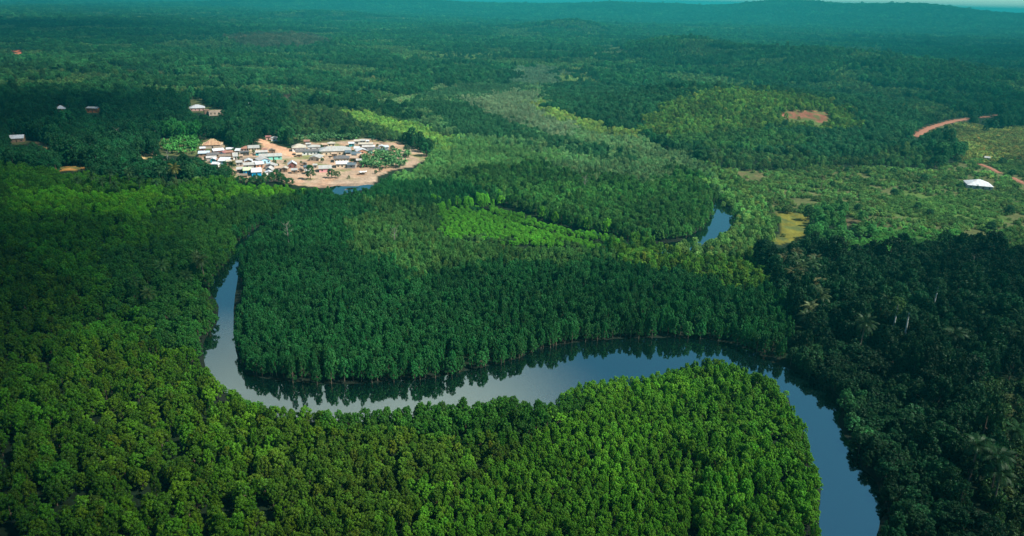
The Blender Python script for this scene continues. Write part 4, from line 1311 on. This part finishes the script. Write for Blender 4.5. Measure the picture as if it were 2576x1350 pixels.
S1, S2, S3 = .1926, .2329, .3975
HS = [
    # region one: left half of the village
    (R1(1632, 213), 105, S1, 'shed', 'pinkish', 'maroon', 'tiny pink hut with a reddish flat roof at forest edge above the red path', dict(depth=4, rise=.4, nwin=0)),
    (R1(1752, 238), 120, S1, 'hip', 'white', 'pale', 'small white hut with grey hipped roof beside the tiny pink hut', dict(depth=4, rise=1.1, nwin=1, door=False)),
    (R1(270, 452), 100, S1, 'side', 'maroon', 'white', 'small white roofed hut at the far left top corner of village', dict(depth=4, rise=.8, nwin=0)),
    (R1(292, 558), 205, S1, 'side', 'mud', 'bluish', 'long mud hut with a light bluish grey roof at the left end of village', dict(depth=6.5, rise=1.1, nwin=1, yaw=-8)),
    (R1(605, 500), 215, S1, 'side', 'maroon', 'white', 'maroon walled hut with pale roof just below the unfinished brown roof', dict(depth=6, rise=1.2, yaw=14, nwin=1)),
    (R1(838, 470), 142, S1, 'side', 'mud', 'white', 'small flat white roof at the back row, behind rusty long roof', dict(depth=5, rise=.8, nwin=1)),
    (R1(665, 555), 112, S1, 'front', 'pale_blue', 'maroon', 'small pale blue gabled house with a maroon roof in the left cluster', dict(depth=7, rise=1.0, yaw=-22, nwin=1)),
    (R1(808, 540), 165, S1, 'side', 'brown', 'rust', 'long low hut with rusty brown roof in the left cluster', dict(depth=5, rise=.9, nwin=1)),
    (R1(985, 505), 92, S1, 'shed', 'grey', 'white', 'narrow hut with a slanting white roof beside the rusty long roof', dict(depth=4, rise=.9, nwin=0, yaw=-15)),
    (R1(1120, 458), 120, S1, 'side', 'pinkish', 'rust', 'pinkish hut with a rust striped roof at back of left cluster', dict(depth=6, rise=1.4, nwin=1)),
    (R1(1140, 537), 175, S1, 'shed', 'dark', 'dark', 'dark grey hut with a pale blue end in front of rust striped roof', dict(depth=3.5, rise=.4, nwin=2)),
    (R1(1328, 440), 220, S1, 'shed', 'cream', 'pale', 'long open shed with a pale grey roof beside the red path', dict(depth=6, rise=1.0, nwin=3, h=2.2)),
    (R1(1490, 535), 230, S1, 'side', 'teal', 'grey', 'grey roofed house with a teal end wall behind the mint house', dict(depth=5, rise=.9, nwin=2)),
    (R1(1710, 500), 120, S1, 'front', 'brown', 'thatch', 'small dark thatched hut behind the mint house', dict(depth=4, rise=1.0, nwin=0)),
    (R1(1680, 628), 440, S1, 'side', 'mint', 'pale', 'long mint green house with grey roof and three dark windows', dict(depth=8.5, rise=1.3, nwin=3, h=2.7)),
    (R1(488, 590), 235, S1, 'side', 'mud', 'dark', 'long hut with blackened grey roof in the middle of left cluster', dict(depth=6, rise=1.1, nwin=1)),
    (R1(730, 618), 220, S1, 'side', 'brown', 'thatch', 'hut with dark brown thatched roof behind the bright white roof', dict(depth=5.5, rise=1.1, nwin=1)),
    (R1(950, 622), 92, S1, 'shed', 'white', 'pale', 'tall narrow white hut right of the dark thatched roof', dict(depth=4.5, rise=1.6, nwin=0)),
    (R1(450, 650), 190, S1, 'side', 'grey', 'grey', 'low hut with weathered grey roof above the small teal hut', dict(depth=4, rise=.9, nwin=0)),
    (R1(482, 690), 105, S1, 'front', 'teal', 'white', 'small teal walled hut with white roof at the left edge', dict(depth=5, rise=.9, nwin=1, door=False, yaw=-15)),
    (R1(690, 722), 200, S1, 'shed', 'pale_blue', 'white', 'pale blue walled hut with a large bright white slanting roof', dict(depth=6.5, rise=1.3, nwin=1, yaw=-18)),
    (R1(815, 730), 90, S1, 'side', 'brown', 'cream', 'small hut with two stacked white roof sheets left of dark palm', dict(depth=4, rise=.8, nwin=0)),
    (R1(515, 785), 125, S1, 'side', 'white', 'white', 'lowest white roofed hut at the left edge above the bananas', dict(depth=4.5, rise=1.0, nwin=1, yaw=-28)),
    (R1(1028, 752), 118, S1, 'side', 'grey', 'pale', 'small grey roofed hut right of dark palm', dict(depth=5, rise=1.0, nwin=1)),
    (R1(1215, 660), 320, S1, 'side', 'brown', 'thatch', 'long low dark thatch roof in the middle of the left half', dict(depth=4, rise=.8, nwin=0, h=1.8)),
    (R1(1222, 725), 150, S1, 'front', 'brown', 'white', 'small gabled hut with white and bluish roof behind blue house', dict(depth=6, rise=1.1, nwin=1, door=False)),
    (R1(1560, 706), 225, S1, 'front', 'pale_blue', 'grey', 'grey gabled house with light blue gable wall in front of mint house', dict(depth=9, rise=1.5, nwin=2, yaw=18)),
    (R1(1455, 792), 150, S1, 'side', 'terracotta', 'white', 'tall white roofed house with reddish wall right behind blue house', dict(depth=6, rise=1.3, h=2.7, nwin=1, yaw=12)),
    (R1(1270, 800), 290, S1, 'side', 'grey', 'pale', 'long pale grey roof directly behind the green roof of blue house', dict(depth=5, rise=1.2, nwin=1)),
    (R1(1198, 925), 155, S1, 'side', 'blue', 'green', 'bright blue house half with a light green roof', dict(depth=6.5, rise=1.3, nwin=2, h=2.8)),
    (R1(1388, 965), 190, S1, 'side', 'blue', 'white', 'bright blue house half with a white sheet roof and one dark window', dict(depth=9, rise=1.9, nwin=1, door=False, h=2.9)),
    (R1(1045, 895), 125, S1, 'side', 'dark', 'pale', 'hut with a patched grey roof and dark wall left of green roof', dict(depth=5, rise=1.1, nwin=1)),
    (R1(1100, 1030), 175, S1, 'side', 'mud', 'thatch', 'mud hut with a patched roof in front of blue house', dict(depth=4.5, rise=.8, nwin=0)),
    (R1(1670, 822), 195, S1, 'front', 'grey', 'pale', 'grey gabled hut with one bright roof slope right of blue house', dict(depth=5.5, rise=1.3, nwin=0, yaw=-15)),
    (R1(1640, 905), 130, S1, 'front', 'grey', 'grey', 'steep grey roofed hut right of blue house', dict(depth=5, rise=1.8, nwin=0, yaw=-20)),
    (R1(1640, 945), 145, S1, 'front', 'white', 'white', 'low white gable front hut below the steep grey roof', dict(depth=4, rise=.9, nwin=0, h=1.8)),
    (R1(1850, 868), 160, S1, 'side', 'grey', 'brown', 'grey brown hut between blue house and the white gable', dict(depth=4.5, rise=.8, nwin=1)),
    (R1(1960, 880), 120, S1, 'front', 'mud', 'cream', 'small brown hut with pale gable roof left of the white gable', dict(depth=4.5, rise=.8, nwin=0, yaw=-12)),
    (R1(2130, 800), 165, S1, 'front', 'maroon', 'white', 'tall gabled hut with bright white roof above a maroon lean to', dict(depth=6, rise=2.0, nwin=1, h=2.6)),
    (R1(2172, 915), 118, S1, 'shed', 'mud', 'pale', 'small mud hut with pale flat roof below the white gable', dict(depth=3.5, rise=.5, nwin=1, door=False)),
    # region two: right half
    (R2(245, 375), 225, S2, 'hip', 'white', 'cream', 'white house with a steep cream hipped roof at the back left', dict(depth=8.5, rise=2.4, nwin=2, h=2.9)),
    (R2(395, 438), 400, S2, 'side', 'white', 'dark', 'long white house with verandah openings and a blackened flat roof', dict(depth=7, rise=1.0, nwin=6, h=2.9)),
    (R2(500, 352), 205, S2, 'hip', 'white', 'pale', 'pale grey hipped roof behind the long blackened roof', dict(depth=6, rise=1.3, nwin=1)),
    (R2(378, 255), 92, S2, 'shed', 'brown', 'rust', 'small rusty shack at the edge of banana strip behind the village', dict(depth=4, rise=.6, nwin=0)),
    (R2(405, 300), 78, S2, 'side', 'grey', 'grey', 'little grey shack between rusty shack and white houses', dict(depth=3.5, rise=.6, nwin=0)),
    (R2(680, 312), 85, S2, 'side', 'mud', 'brown', 'small brown roofed hut behind the left end of the big hall', dict(depth=4.5, rise=1.0, nwin=1)),
    (R2(798, 292), 118, S2, 'hip', 'cream', 'cream', 'small cream house with hipped roof behind the big hall', dict(depth=5, rise=1.1, nwin=1)),
    (R2(868, 440), 520, S2, 'hip', 'cream', 'pale', 'big cream hall with the largest pale hipped roof of the village', dict(depth=13, rise=2.6, nwin=6, h=3.3)),
    (R2(820, 425), 85, S2, 'front', 'grey', 'grey', 'grey gabled porch attached at the front of the big hall', dict(depth=3, rise=.8, nwin=0, h=2.2)),
    (R2(510, 540), 175, S2, 'front', 'tan' if False else 'cream', 'pale', 'gabled cream house with pale roof alone in the middle of the sand', dict(depth=9, rise=1.2, nwin=1, yaw=-20)),
    (R2(1145, 290), 90, S2, 'side', 'teal', 'white', 'small bright teal hut with white roof at back right of hall', dict(depth=5, rise=.8, nwin=1)),
    (R2(1238, 250), 92, S2, 'side', 'grey', 'cream', 'small cream roof in the back row right of teal hut', dict(depth=5, rise=.9, nwin=0)),
    (R2(1332, 242), 92, S2, 'side', 'grey', 'pale', 'second pale roof in the back row left of the dark palm', dict(depth=5, rise=.9, nwin=1)),
    (R2(1420, 244), 48, S2, 'side', 'white', 'white', 'tiny white hut in the back row next to the dark palm', dict(depth=3, rise=.6, nwin=0)),
    (R2(1390, 300), 235, S2, 'side', 'mud', 'cream', 'long low cream grey roof below the dark palm', dict(depth=5, rise=.8, nwin=2)),
    (R2(1238, 375), 92, S2, 'side', 'dark', 'white', 'small white roof over dark walls right of the big hall', dict(depth=5.5, rise=1.0, nwin=0)),
    (R2(1660, 345), 88, S2, 'front', 'cream', 'white', 'white gabled hut with cream wall at the right end of huts', dict(depth=5, rise=.9, nwin=1, door=False)),
    (R2(1745, 350), 75, S2, 'side', 'grey', 'bluish', 'pale blue roofed hut last in the right row', dict(depth=4.5, rise=1.0, nwin=0, yaw=20)),
    (R2(1705, 415), 145, S2, 'side', 'pinkish', 'slate', 'dark slate roof at the right end next to the banana grove', dict(depth=6, rise=1.2, nwin=1, yaw=12)),
    (R2(1420, 350), 175, S2, 'side', 'grey', 'grey', 'weathered grey roof in the middle of the right cluster', dict(depth=5, rise=1.1, nwin=1)),
    (R2(1510, 405), 180, S2, 'side', 'pale_blue', 'dark', 'dark roofed house with a sky blue wall in the right cluster', dict(depth=6, rise=1.1, nwin=1, yaw=10)),
    (R2(1335, 420), 185, S2, 'front', 'terracotta', 'white', 'white gabled house with an orange gable wall in the right cluster', dict(depth=7, rise=1.5, nwin=1, door=False, yaw=14)),
    (R2(1205, 480), 155, S2, 'side', 'white', 'slate', 'dark slate roof with white gable trim right of the big hall', dict(depth=6.5, rise=1.4, nwin=1, yaw=-14)),
    (R2(1310, 505), 135, S2, 'side', 'mud', 'brown', 'hut with a faded brown roof below the slate roof', dict(depth=5, rise=1.1, nwin=0)),
    (R2(1430, 515), 220, S2, 'side', 'cream', 'rust', 'long rusty brown roof beside the banana grove', dict(depth=6, rise=1.2, nwin=1, yaw=12)),
    (R2(1560, 440), 85, S2, 'shed', 'terracotta', 'tan', 'small terracotta hut at the upper tip of banana grove', dict(depth=4, rise=.5, nwin=0)),
    (R2(1085, 445), 88, S2, 'side', 'dark', 'slate', 'dark slate roofed hut against the right end of big hall', dict(depth=5, rise=1.2, nwin=0)),
    (R2(975, 562), 255, S2, 'hip', 'cream', 'dark', 'cream house with a blackened hipped roof in front of big hall', dict(depth=8, rise=1.8, nwin=4, h=2.8)),
    (R2(985, 658), 200, S2, 'side', 'cream', 'white', 'cream house with a bright white roof and dark windows near the beach', dict(depth=8, rise=1.3, nwin=3, h=3.0, door=False)),
    (R2(1140, 665), 140, S2, 'side', 'grey', 'slate', 'low hut with dark slate roof right of the cream beach house', dict(depth=6, rise=1.1, nwin=1, door=False, yaw=-10)),
    (R2(695, 732), 205, S2, 'side', 'pink', 'pale', 'pink house with a grey white sheet roof facing the beach', dict(depth=8, rise=1.5, nwin=2, door=False, h=2.7)),
    (R2(370, 705), 85, S2, 'hip', 'mud', 'slate', 'hut with a dark slate roof behind the beach tree', dict(depth=5, rise=1.1, nwin=0)),
    (R2(395, 765), 90, S2, 'side', 'grey', 'grey', 'grey hut half hidden by the leaning beach tree', dict(depth=4, rise=.8, nwin=0)),
    (R2(1180, 545), 130, S2, 'side', 'mud', 'brown', 'brown roofed hut between the blackened roof and banana grove', dict(depth=6, rise=1.1, nwin=0, yaw=-15)),
    (R2(850, 470), 90, S2, 'side', 'brown', 'brown', 'small brown hut in front of the hall porch', dict(depth=4, rise=.7, nwin=0)),
    (R2(340, 625), 70, S2, 'front', 'brown', 'thatch', 'tiny thatched hut in the open sand left of pink house', dict(depth=3, rise=.7, nwin=0, h=1.8)),
    (R1(930, 565), 75, S1, 'side', 'grey', 'pale', 'tiny grey shack between the rusty long roof and tall white hut', dict(depth=3, rise=.6, nwin=0, h=2)),
    (R1(1065, 605), 65, S1, 'shed', 'mud', 'brown', 'tiny brown shack at the left end of the long dark thatch', dict(depth=3, rise=.5, nwin=0, h=2)),
    (R1(1345, 740), 85, S1, 'side', 'grey', 'white', 'small white roof between the bluish gabled hut and tall white roof', dict(depth=3.5, rise=.7, nwin=0, h=2)),
    (R1(600, 682), 85, S1, 'side', 'brown', 'rust', 'small rusty shack left of the large slanting white roof', dict(depth=3.5, rise=.7, nwin=0, h=2)),
    (R1(1770, 800), 95, S1, 'side', 'mud', 'pale', 'small pale shack right of the grey gabled hut', dict(depth=3.5, rise=.7, nwin=0, h=2)),
    (R1(2310, 890), 85, S1, 'front', 'mud', 'thatch', 'small thatched shack right of the mud hut with flat roof', dict(depth=3.5, rise=.8, nwin=0, h=2)),
    (R1(1560, 468), 90, S1, 'shed', 'brown', 'rust', 'small rusty shack next to the red path above mint house', dict(depth=3, rise=.5, nwin=0, h=2)),
    (R2(1095, 492), 75, S2, 'side', 'brown', 'brown', 'small brown shack below the slate hut at the hall end', dict(depth=3.5, rise=.7, nwin=0, h=2)),
    (R2(1275, 572), 90, S2, 'side', 'mud', 'grey', 'grey shack at the left tip of the banana grove', dict(depth=4, rise=.8, nwin=0, h=2)),
    (R2(1500, 330), 80, S2, 'side', 'pale_blue', 'white', 'little white roof with a pale blue wall near the dark palm', dict(depth=3.5, rise=.7, nwin=0, h=2)),
    (R2(1585, 372), 75, S2, 'side', 'grey', 'slate', 'little slate roof between the sky blue house and white gable', dict(depth=3.5, rise=.7, nwin=0, h=2)),
    (R2(245, 470), 95, S2, 'shed', 'mud', 'tan', 'tan lean to below the long white house', dict(depth=3, rise=.5, nwin=0, h=2)),
    (R2(640, 488), 75, S2, 'side', 'brown', 'tan', 'tan roofed shack in front of the left end of big hall', dict(depth=3, rise=.6, nwin=0, h=2)),
    (R2(520, 655), 65, S2, 'side', 'grey', 'pale', 'small pale shack behind the pink house', dict(depth=3, rise=.6, nwin=0, h=2)),
    # outlying
    (R4(618, 1132), 82, S3, 'hip', 'mud', 'white', 'small house with a pointed white roof alone in the left forest', dict(depth=7, rise=3.0, nwin=0, h=3.2)),
    (R4(932, 1135), 118, S3, 'side', 'orange', 'pale', 'orange walled house with a pale roof in the left forest', dict(depth=8, rise=1.0, nwin=2, h=4.2, yaw=-32)),
    (R4(1988, 1120), 140, S3, 'hip', 'pinkish', 'white', 'house with a big white hipped roof above the unfinished block house', dict(depth=12, rise=2.8, nwin=3, h=3.0)),
    (R4(2512, 1072), 58, S3, 'hip', 'cream', 'white', 'small white roofed hut at the edge of the brown field behind village', dict(depth=7, rise=1.8, nwin=1)),
    (R4(10, 1118), 46, S3, 'side', 'grey', 'white', 'white roof sliver cut by the left edge of frame', dict(depth=8, rise=1.5, nwin=1, h=3)),
    (R3(168, 580), 125, S3, 'side', 'mud', 'white', 'mud walled house with a white gabled roof at the far left', dict(depth=10, rise=1.9, nwin=2, h=3.2, yaw=-10)),
    (R6(2130, 905), 220, S3, 'hip', 'grey', 'white', 'large house with a bright white hipped roof alone on the right slope', dict(depth=14, rise=3.2, nwin=3, h=2.6, yaw=14)),
    (R4(1058, 108), 55, S3, 'hip', 'white', 'white', 'distant white building in the haze at the top left', dict(depth=20, rise=4, nwin=0, h=9, door=False)),
    (R6(2200, 615), 45, S3, 'side', 'grey', 'pale', 'small pale roof between the ochre tracks on the right', dict(depth=4, rise=.8, nwin=0)),
]
for fp, wpx, fs, roof, wc, rc_, lab, kw in HS:
    house(fp, wpx, fs, roof, wc, rc_, lab, **kw)

# the long white house's neighbour: unfinished house with bare roof timbers
def unfinished_roof():
    fp = R1(470, 392)
    p = at(*fp); w, d, h, rise = 14.5, 11.0, 2.6, 3.6
    ang = -math.atan2(p[0], p[1]) + R(-6)
    c = Vector((p[0], p[1], 0)) + Matrix.Rotation(ang, 3, 'Z') @ Vector((0, d / 2, 0))
    t = thing('unfinished_house', (c.x, c.y, h1(c.x, c.y)), 'large unfinished house with a brown timber framed roof left behind the village', 'house', None, ang)
    bm = bmesh.new(); box(bm, -w / 2, w / 2, -d / 2, d / 2, -.6, h); bm_obj('wall', bm, M_WALL, t, WALLS['block'])
    bm = bmesh.new(); hip_roof(bm, w * .86, d, h + .2, rise, .3); o = bm_obj('roof', bm, M_ROOF, t, (.26, .14, .09)); o.location = (-w * .05, 0, 0)
    # rafters
    for i in range(15):
        x = -w / 2 + w * i / 14
        bm = bmesh.new()
        zt = h + .35 + rise * min(1, (w / 2 - abs(x)) / (w / 2 - 1.2)) if True else 0
        prism(bm, [(-d / 2 - .5, h + .28), (0, zt + .12), (d / 2 + .5, h + .28), (d / 2 + .5, h + .50), (0, zt + .36), (-d / 2 - .5, h + .50)], 'x', x - .14, x + .14)
        bm_obj('rafter', bm, M_PLAIN, t, (.52, .38, .22))
    bm = bmesh.new(); box(bm, -1.6, 1.6, -.18, .18, h + rise + .3, h + rise + .62); bm_obj('ridge_beam', bm, M_PLAIN, t, (.55, .40, .23))
    bm = bmesh.new(); box(bm, w / 2 + .05, w / 2 + 1.9, -d / 2, -d / 2 + 3, -.5, 2.2); bm_obj('annex', bm, M_PLAIN, t, (.48, .36, .24))
    bm = bmesh.new(); box(bm, -.5, .5, -d / 2 - .06, -d / 2 + .05, 0, 2.0); bm_obj('door', bm, M_DARK, t, (.05, .04, .035))


unfinished_roof()


def block_house():
    fp = R4(2185, 1165)
    p = at(*fp)
    dist = float((p - CAM) @ fw); w = 150 * S3 * .62891 / FP * dist; d = 9; h = 4.2
    ang = -math.atan2(p[0], p[1]) + R(10)
    c = Vector((p[0], p[1], 0)) + Matrix.Rotation(ang, 3, 'Z') @ Vector((0, d / 2, 0))
    t = thing('unfinished_block_house', (c.x, c.y, h1(c.x, c.y)), 'roofless unfinished block house with window holes below the big white roof', 'house', None, ang)
    th = .35
    for n_, (x0, x1, y0, y1) in enumerate(((-w / 2, w / 2, -d / 2, -d / 2 + th), (-w / 2, w / 2, d / 2 - th, d / 2), (-w / 2, -w / 2 + th, -d / 2 + th, d / 2 - th), (w / 2 - th, w / 2, -d / 2 + th, d / 2 - th), (-th / 2, th / 2, -d / 2 + th, d / 2 - th))):
        bm = bmesh.new(); box(bm, x0, x1, y0, y1, -.6, h - (.5 if n_ == 4 else 0)); bm_obj('wall', bm, M_WALL, t, WALLS['block'])
    for i in range(4):
        x = -w / 2 + w * (i + .5) / 4
        bm = bmesh.new(); box(bm, x - .6, x + .6, -d / 2 - .05, -d / 2 + .08, 1.2, 3.0); bm_obj('window', bm, M_DARK, t, (.06, .045, .04))
    bm = bmesh.new(); box(bm, -w / 2 - 3, -w / 2 + 2, d / 2 - 2, d / 2 + 3, -.5, 5.2); bm_obj('tower_room', bm, M_WALL, t, WALLS['brown'])


block_house()


def ruin():
    p = at(*R3(500, 560))
    t = thing('ruined_wall', p, 'broken mud wall ruin in the clearing at the far left', 'ruin', None, -.2)
    for x, hh in ((-9, 2.6), (-5.5, 2.0), (-2.5, 2.4), (1, 1.8), (6, 2.2), (9.5, 2.0)):
        bm = bmesh.new(); box(bm, x - 1.2, x + 1.1, -.3, .3, -.5, hh + 1.2); bm_obj('wall', bm, M_WALL, t, (.40, .27, .16))


ruin()


def beach_shelter():
    p = at(*R2(1335, 768))
    t = thing('beach_shelter', p, 'open wooden shelter with a crumpled white sheet roof on the beach', 'shelter', None, .1)
    for x in (-2.2, 2.2):
        for y in (-1.3, 1.3):
            bm = bmesh.new(); box(bm, x - .09, x + .09, y - .09, y + .09, -.3, 1.9 + .1 * (x > 0)); bm_obj('post', bm, M_PLAIN, t, (.22, .14, .09))
    V, F = [], []
    for i in range(9):
        for j in range(6):
            x, y = -2.7 + 5.4 * i / 8, -1.7 + 3.4 * j / 5
            V.append((x, y, 2.0 + .28 * math.sin(i * 1.9 + j) + .15 * math.cos(j * 2.3 + i) + .05 * x))
    for i in range(8):
        for j in range(5):
            F += [i * 6 + j, (i + 1) * 6 + j, (i + 1) * 6 + j + 1, i * 6 + j + 1]
    o = link('roof', mesh_np('shelter_roof', V, F, 4, [M_ROOF], smooth=True), t); o['tint'] = [.70, .74, .76]
    md = o.modifiers.new('thick', 'SOLIDIFY'); md.thickness = .06
    bm = bmesh.new(); box(bm, -2.0, 1.4, -1.0, 1.0, -.3, 1.1); bm_obj('platform', bm, M_PLAIN, t, (.26, .16, .10))


beach_shelter()


# people standing in the open sand
def person(P, label, tint, rz):
    p = at(*P)
    me = bpy.data.meshes.new('person')
    J = [(0, 0, .92), (0, 0, 1.15), (0, .01, 1.42), (0, 0, 1.54), (0, -.02, 1.68), (-.19, 0, 1.40), (-.25, .03, 1.12), (-.27, -.04, .86), (.19, 0, 1.40), (.26, .02, 1.12), (.27, -.05, .86),
         (-.10, 0, .88), (-.12, -.02, .48), (-.13, .03, .06), (-.13, -.12, .03), (.10, 0, .88), (.12, .02, .48), (.13, .06, .06), (.13, -.08, .03)]
    E = [(0, 1), (1, 2), (2, 3), (3, 4), (2, 5), (5, 6), (6, 7), (2, 8), (8, 9), (9, 10), (0, 11), (11, 12), (12, 13), (13, 14), (0, 15), (15, 16), (16, 17), (17, 18)]
    rad = [.15, .14, .15, .06, .10, .07, .05, .035, .07, .05, .035, .10, .065, .045, .035, .10, .065, .045, .035]
    me.from_pydata(J, E, [])
    me.materials.append(M_PLAIN)
    o = link('person', me, None, label=label, category='person', tint=list(tint))
    o.location = p; o.rotation_euler = (0, 0, rz)
    md = o.modifiers.new('skin', 'SKIN')
    lay = me.skin_vertices[0] if me.skin_vertices else None
    if lay:
        for i, r in enumerate(rad):
            lay.data[i].radius = (r, r)
        lay.data[0].use_root = True
    o.modifiers.new('smooth', 'SUBSURF').levels = 1


person(R2(765, 502), 'person in dark clothes standing on the sand, left of two by the cream house', (.10, .06, .05), .4)
person(R2(782, 503), 'person in brown clothes standing on the sand, right of two by the cream house', (.14, .09, .06), -.5)


# added cloud shapes, unseen in the frame, placed to darken its edges
def shade_clouds():
    V, F, D = [], [], []
    dr = np.array([math.sin(SUN_AZ) * math.cos(SUN_EL), math.cos(SUN_AZ) * math.cos(SUN_EL), math.sin(SUN_EL)])
    nu, nv = 48, 24
    for k, (gx, gy, rx, ry, den) in enumerate(CLOUD_SHADE):
        zc = 1150.0 + 70 * (k % 3)
        c = np.array([gx, gy, 0]) + dr * zc / dr[2]
        o = len(V)
        for j in range(nv + 1):
            th = math.pi * j / nv
            for i in range(nu):
                ph = 2 * math.pi * i / nu
                sx, sy, sz = math.sin(th) * math.cos(ph), math.sin(th) * math.sin(ph), math.cos(th)
                rag = 1 + .35 * (float(fbm(np.array([2.2 * math.cos(ph) + 9 * k]), np.array([2.2 * math.sin(ph)]), 301, 3)[0]) - .5) * 2 * math.sin(th)
                q = .2 + .8 * float(fbm(np.array([sx * 3 + 5 * k]), np.array([sy * 3]), 333, 3)[0])
                V.append((c[0] + sx * rx * rag, c[1] + sy * ry * rag, c[2] + sz * min(rx, ry) * .28 * (q + .4 if sz > 0 else .45)))
                rr = math.hypot(sx, sy)
                D.append(den * float(sstep(1.0, .35, np.array(rr))))
        for j in range(nv):
            for i in range(nu):
                a, b = o + j * nu + i, o + j * nu + (i + 1) % nu
                F += [a, b, b + nu, a + nu]
    m, nt, n, l = new_mat('shade_cloud')
    out = N(n, 'ShaderNodeOutputMaterial'); tr = N(n, 'ShaderNodeBsdfTransparent'); df = N(n, 'ShaderNodeBsdfTranslucent'); d2 = N(n, 'ShaderNodeBsdfDiffuse')
    a = N(n, 'ShaderNodeAttribute', attribute_name='thickness')
    m1 = N(n, 'ShaderNodeMixShader'); m2 = N(n, 'ShaderNodeMixShader')
    df.inputs[0].default_value = (.9, .9, .9, 1); d2.inputs[0].default_value = (.9, .9, .9, 1)
    l.new(df.outputs[0], m1.inputs[1]); l.new(d2.outputs[0], m1.inputs[2])
    l.new(a.outputs['Fac'], m2.inputs[0]); l.new(tr.outputs[0], m2.inputs[1]); l.new(m1.outputs[0], m2.inputs[2])
    l.new(m2.outputs[0], out.inputs['Surface'])
    me = mesh_np('shade_clouds', np.array(V), F, 4, [m], smooth=True)
    at_ = me.attributes.new('thickness', 'FLOAT', 'POINT'); at_.data.foreach_set('value', np.array(D, np.float32))
    link('shade_clouds', me, None, kind='stuff', label='thin white cloud shapes out of frame, added to shade its edges', category='shade_clouds')


CLOUD_SHADE = [(-285, 235, 190, 290, .74), (40, 58, 440, 98, .70), (305, 215, 180, 240, .68), (-500, 680, 240, 330, .60), (-1650, 2000, 1200, 1350, .60), (1800, 2000, 1150, 1300, .58), (720, 900, 240, 320, .50)]  # ground spots the added cloud shapes darken: centre, radii, opacity
# ------------------------------------------------------------------ air, light, sky
SUN_EL, SUN_AZ = R(50), R(105)       # azimuth clockwise from +Y
SUN_POWER, SKY_POWER, EXPOSURE, HAZE = 5.0, 0.075, 1.12, 0.00017

bm = bmesh.new(); box(bm, -33000, 33000, -600, 33000, -60, 160)
bmesh.ops.recalc_face_normals(bm, faces=bm.faces)
me = bpy.data.meshes.new('haze'); bm.to_mesh(me); bm.free()
hm, nt, n, l = new_mat('haze_air')
out = N(n, 'ShaderNodeOutputMaterial'); pv = N(n, 'ShaderNodeVolumePrincipled')
pv.inputs['Color'].default_value = (0.025, 0.38, 0.40, 1)
pv.inputs['Density'].default_value = HAZE
pv.inputs['Anisotropy'].default_value = 0.0
l.new(pv.outputs[0], out.inputs['Volume'])
me.materials.append(hm)
link('haze', me, None, kind='stuff', label='teal haze thickening towards the horizon', category='haze')

shade_clouds()
sun = bpy.data.lights.new('sun', 'SUN'); sun.energy = SUN_POWER; sun.angle = R(3); sun.color = (1.0, .93, .80)
so = bpy.data.objects.new('sun', sun); COL.objects.link(so)
dirv = Vector((math.sin(SUN_AZ) * math.cos(SUN_EL), math.cos(SUN_AZ) * math.cos(SUN_EL), math.sin(SUN_EL)))
so.rotation_euler = dirv.to_track_quat('Z', 'Y').to_euler(); so.location = dirv * 3000

w = bpy.data.worlds.new('World'); SC.world = w; w.use_nodes = True
n, l = w.node_tree.nodes, w.node_tree.links
n.clear()
out = N(n, 'ShaderNodeOutputWorld'); bg = N(n, 'ShaderNodeBackground'); sky = N(n, 'ShaderNodeTexSky', sky_type='NISHITA')
sky.sun_disc = False; sky.sun_elevation = SUN_EL; sky.sun_rotation = SUN_AZ
sky.air_density = .8; sky.dust_density = .3; sky.ozone_density = 2.0
bg.inputs['Strength'].default_value = SKY_POWER
tn = N(n, 'ShaderNodeMix', data_type='RGBA', blend_type='MULTIPLY'); tn.inputs[0].default_value = 1.0; tn.inputs[7].default_value = (0.54, 0.95, 0.98, 1)
l.new(sky.outputs[0], tn.inputs[6]); l.new(tn.outputs[2], bg.inputs[0]); l.new(bg.outputs[0], out.inputs[0])

SC.view_settings.view_transform = 'Standard'; SC.view_settings.look = 'None'
SC.view_settings.exposure = EXPOSURE; SC.view_settings.gamma = 1.0
cy = SC.cycles
cy.max_bounces = 5; cy.diffuse_bounces = 2; cy.glossy_bounces = 2; cy.transmission_bounces = 2; cy.volume_bounces = 0; cy.transparent_max_bounces = 4
cy.use_denoising = True
print('TREES', len(TREES['x']), 'single', int(single.sum()))
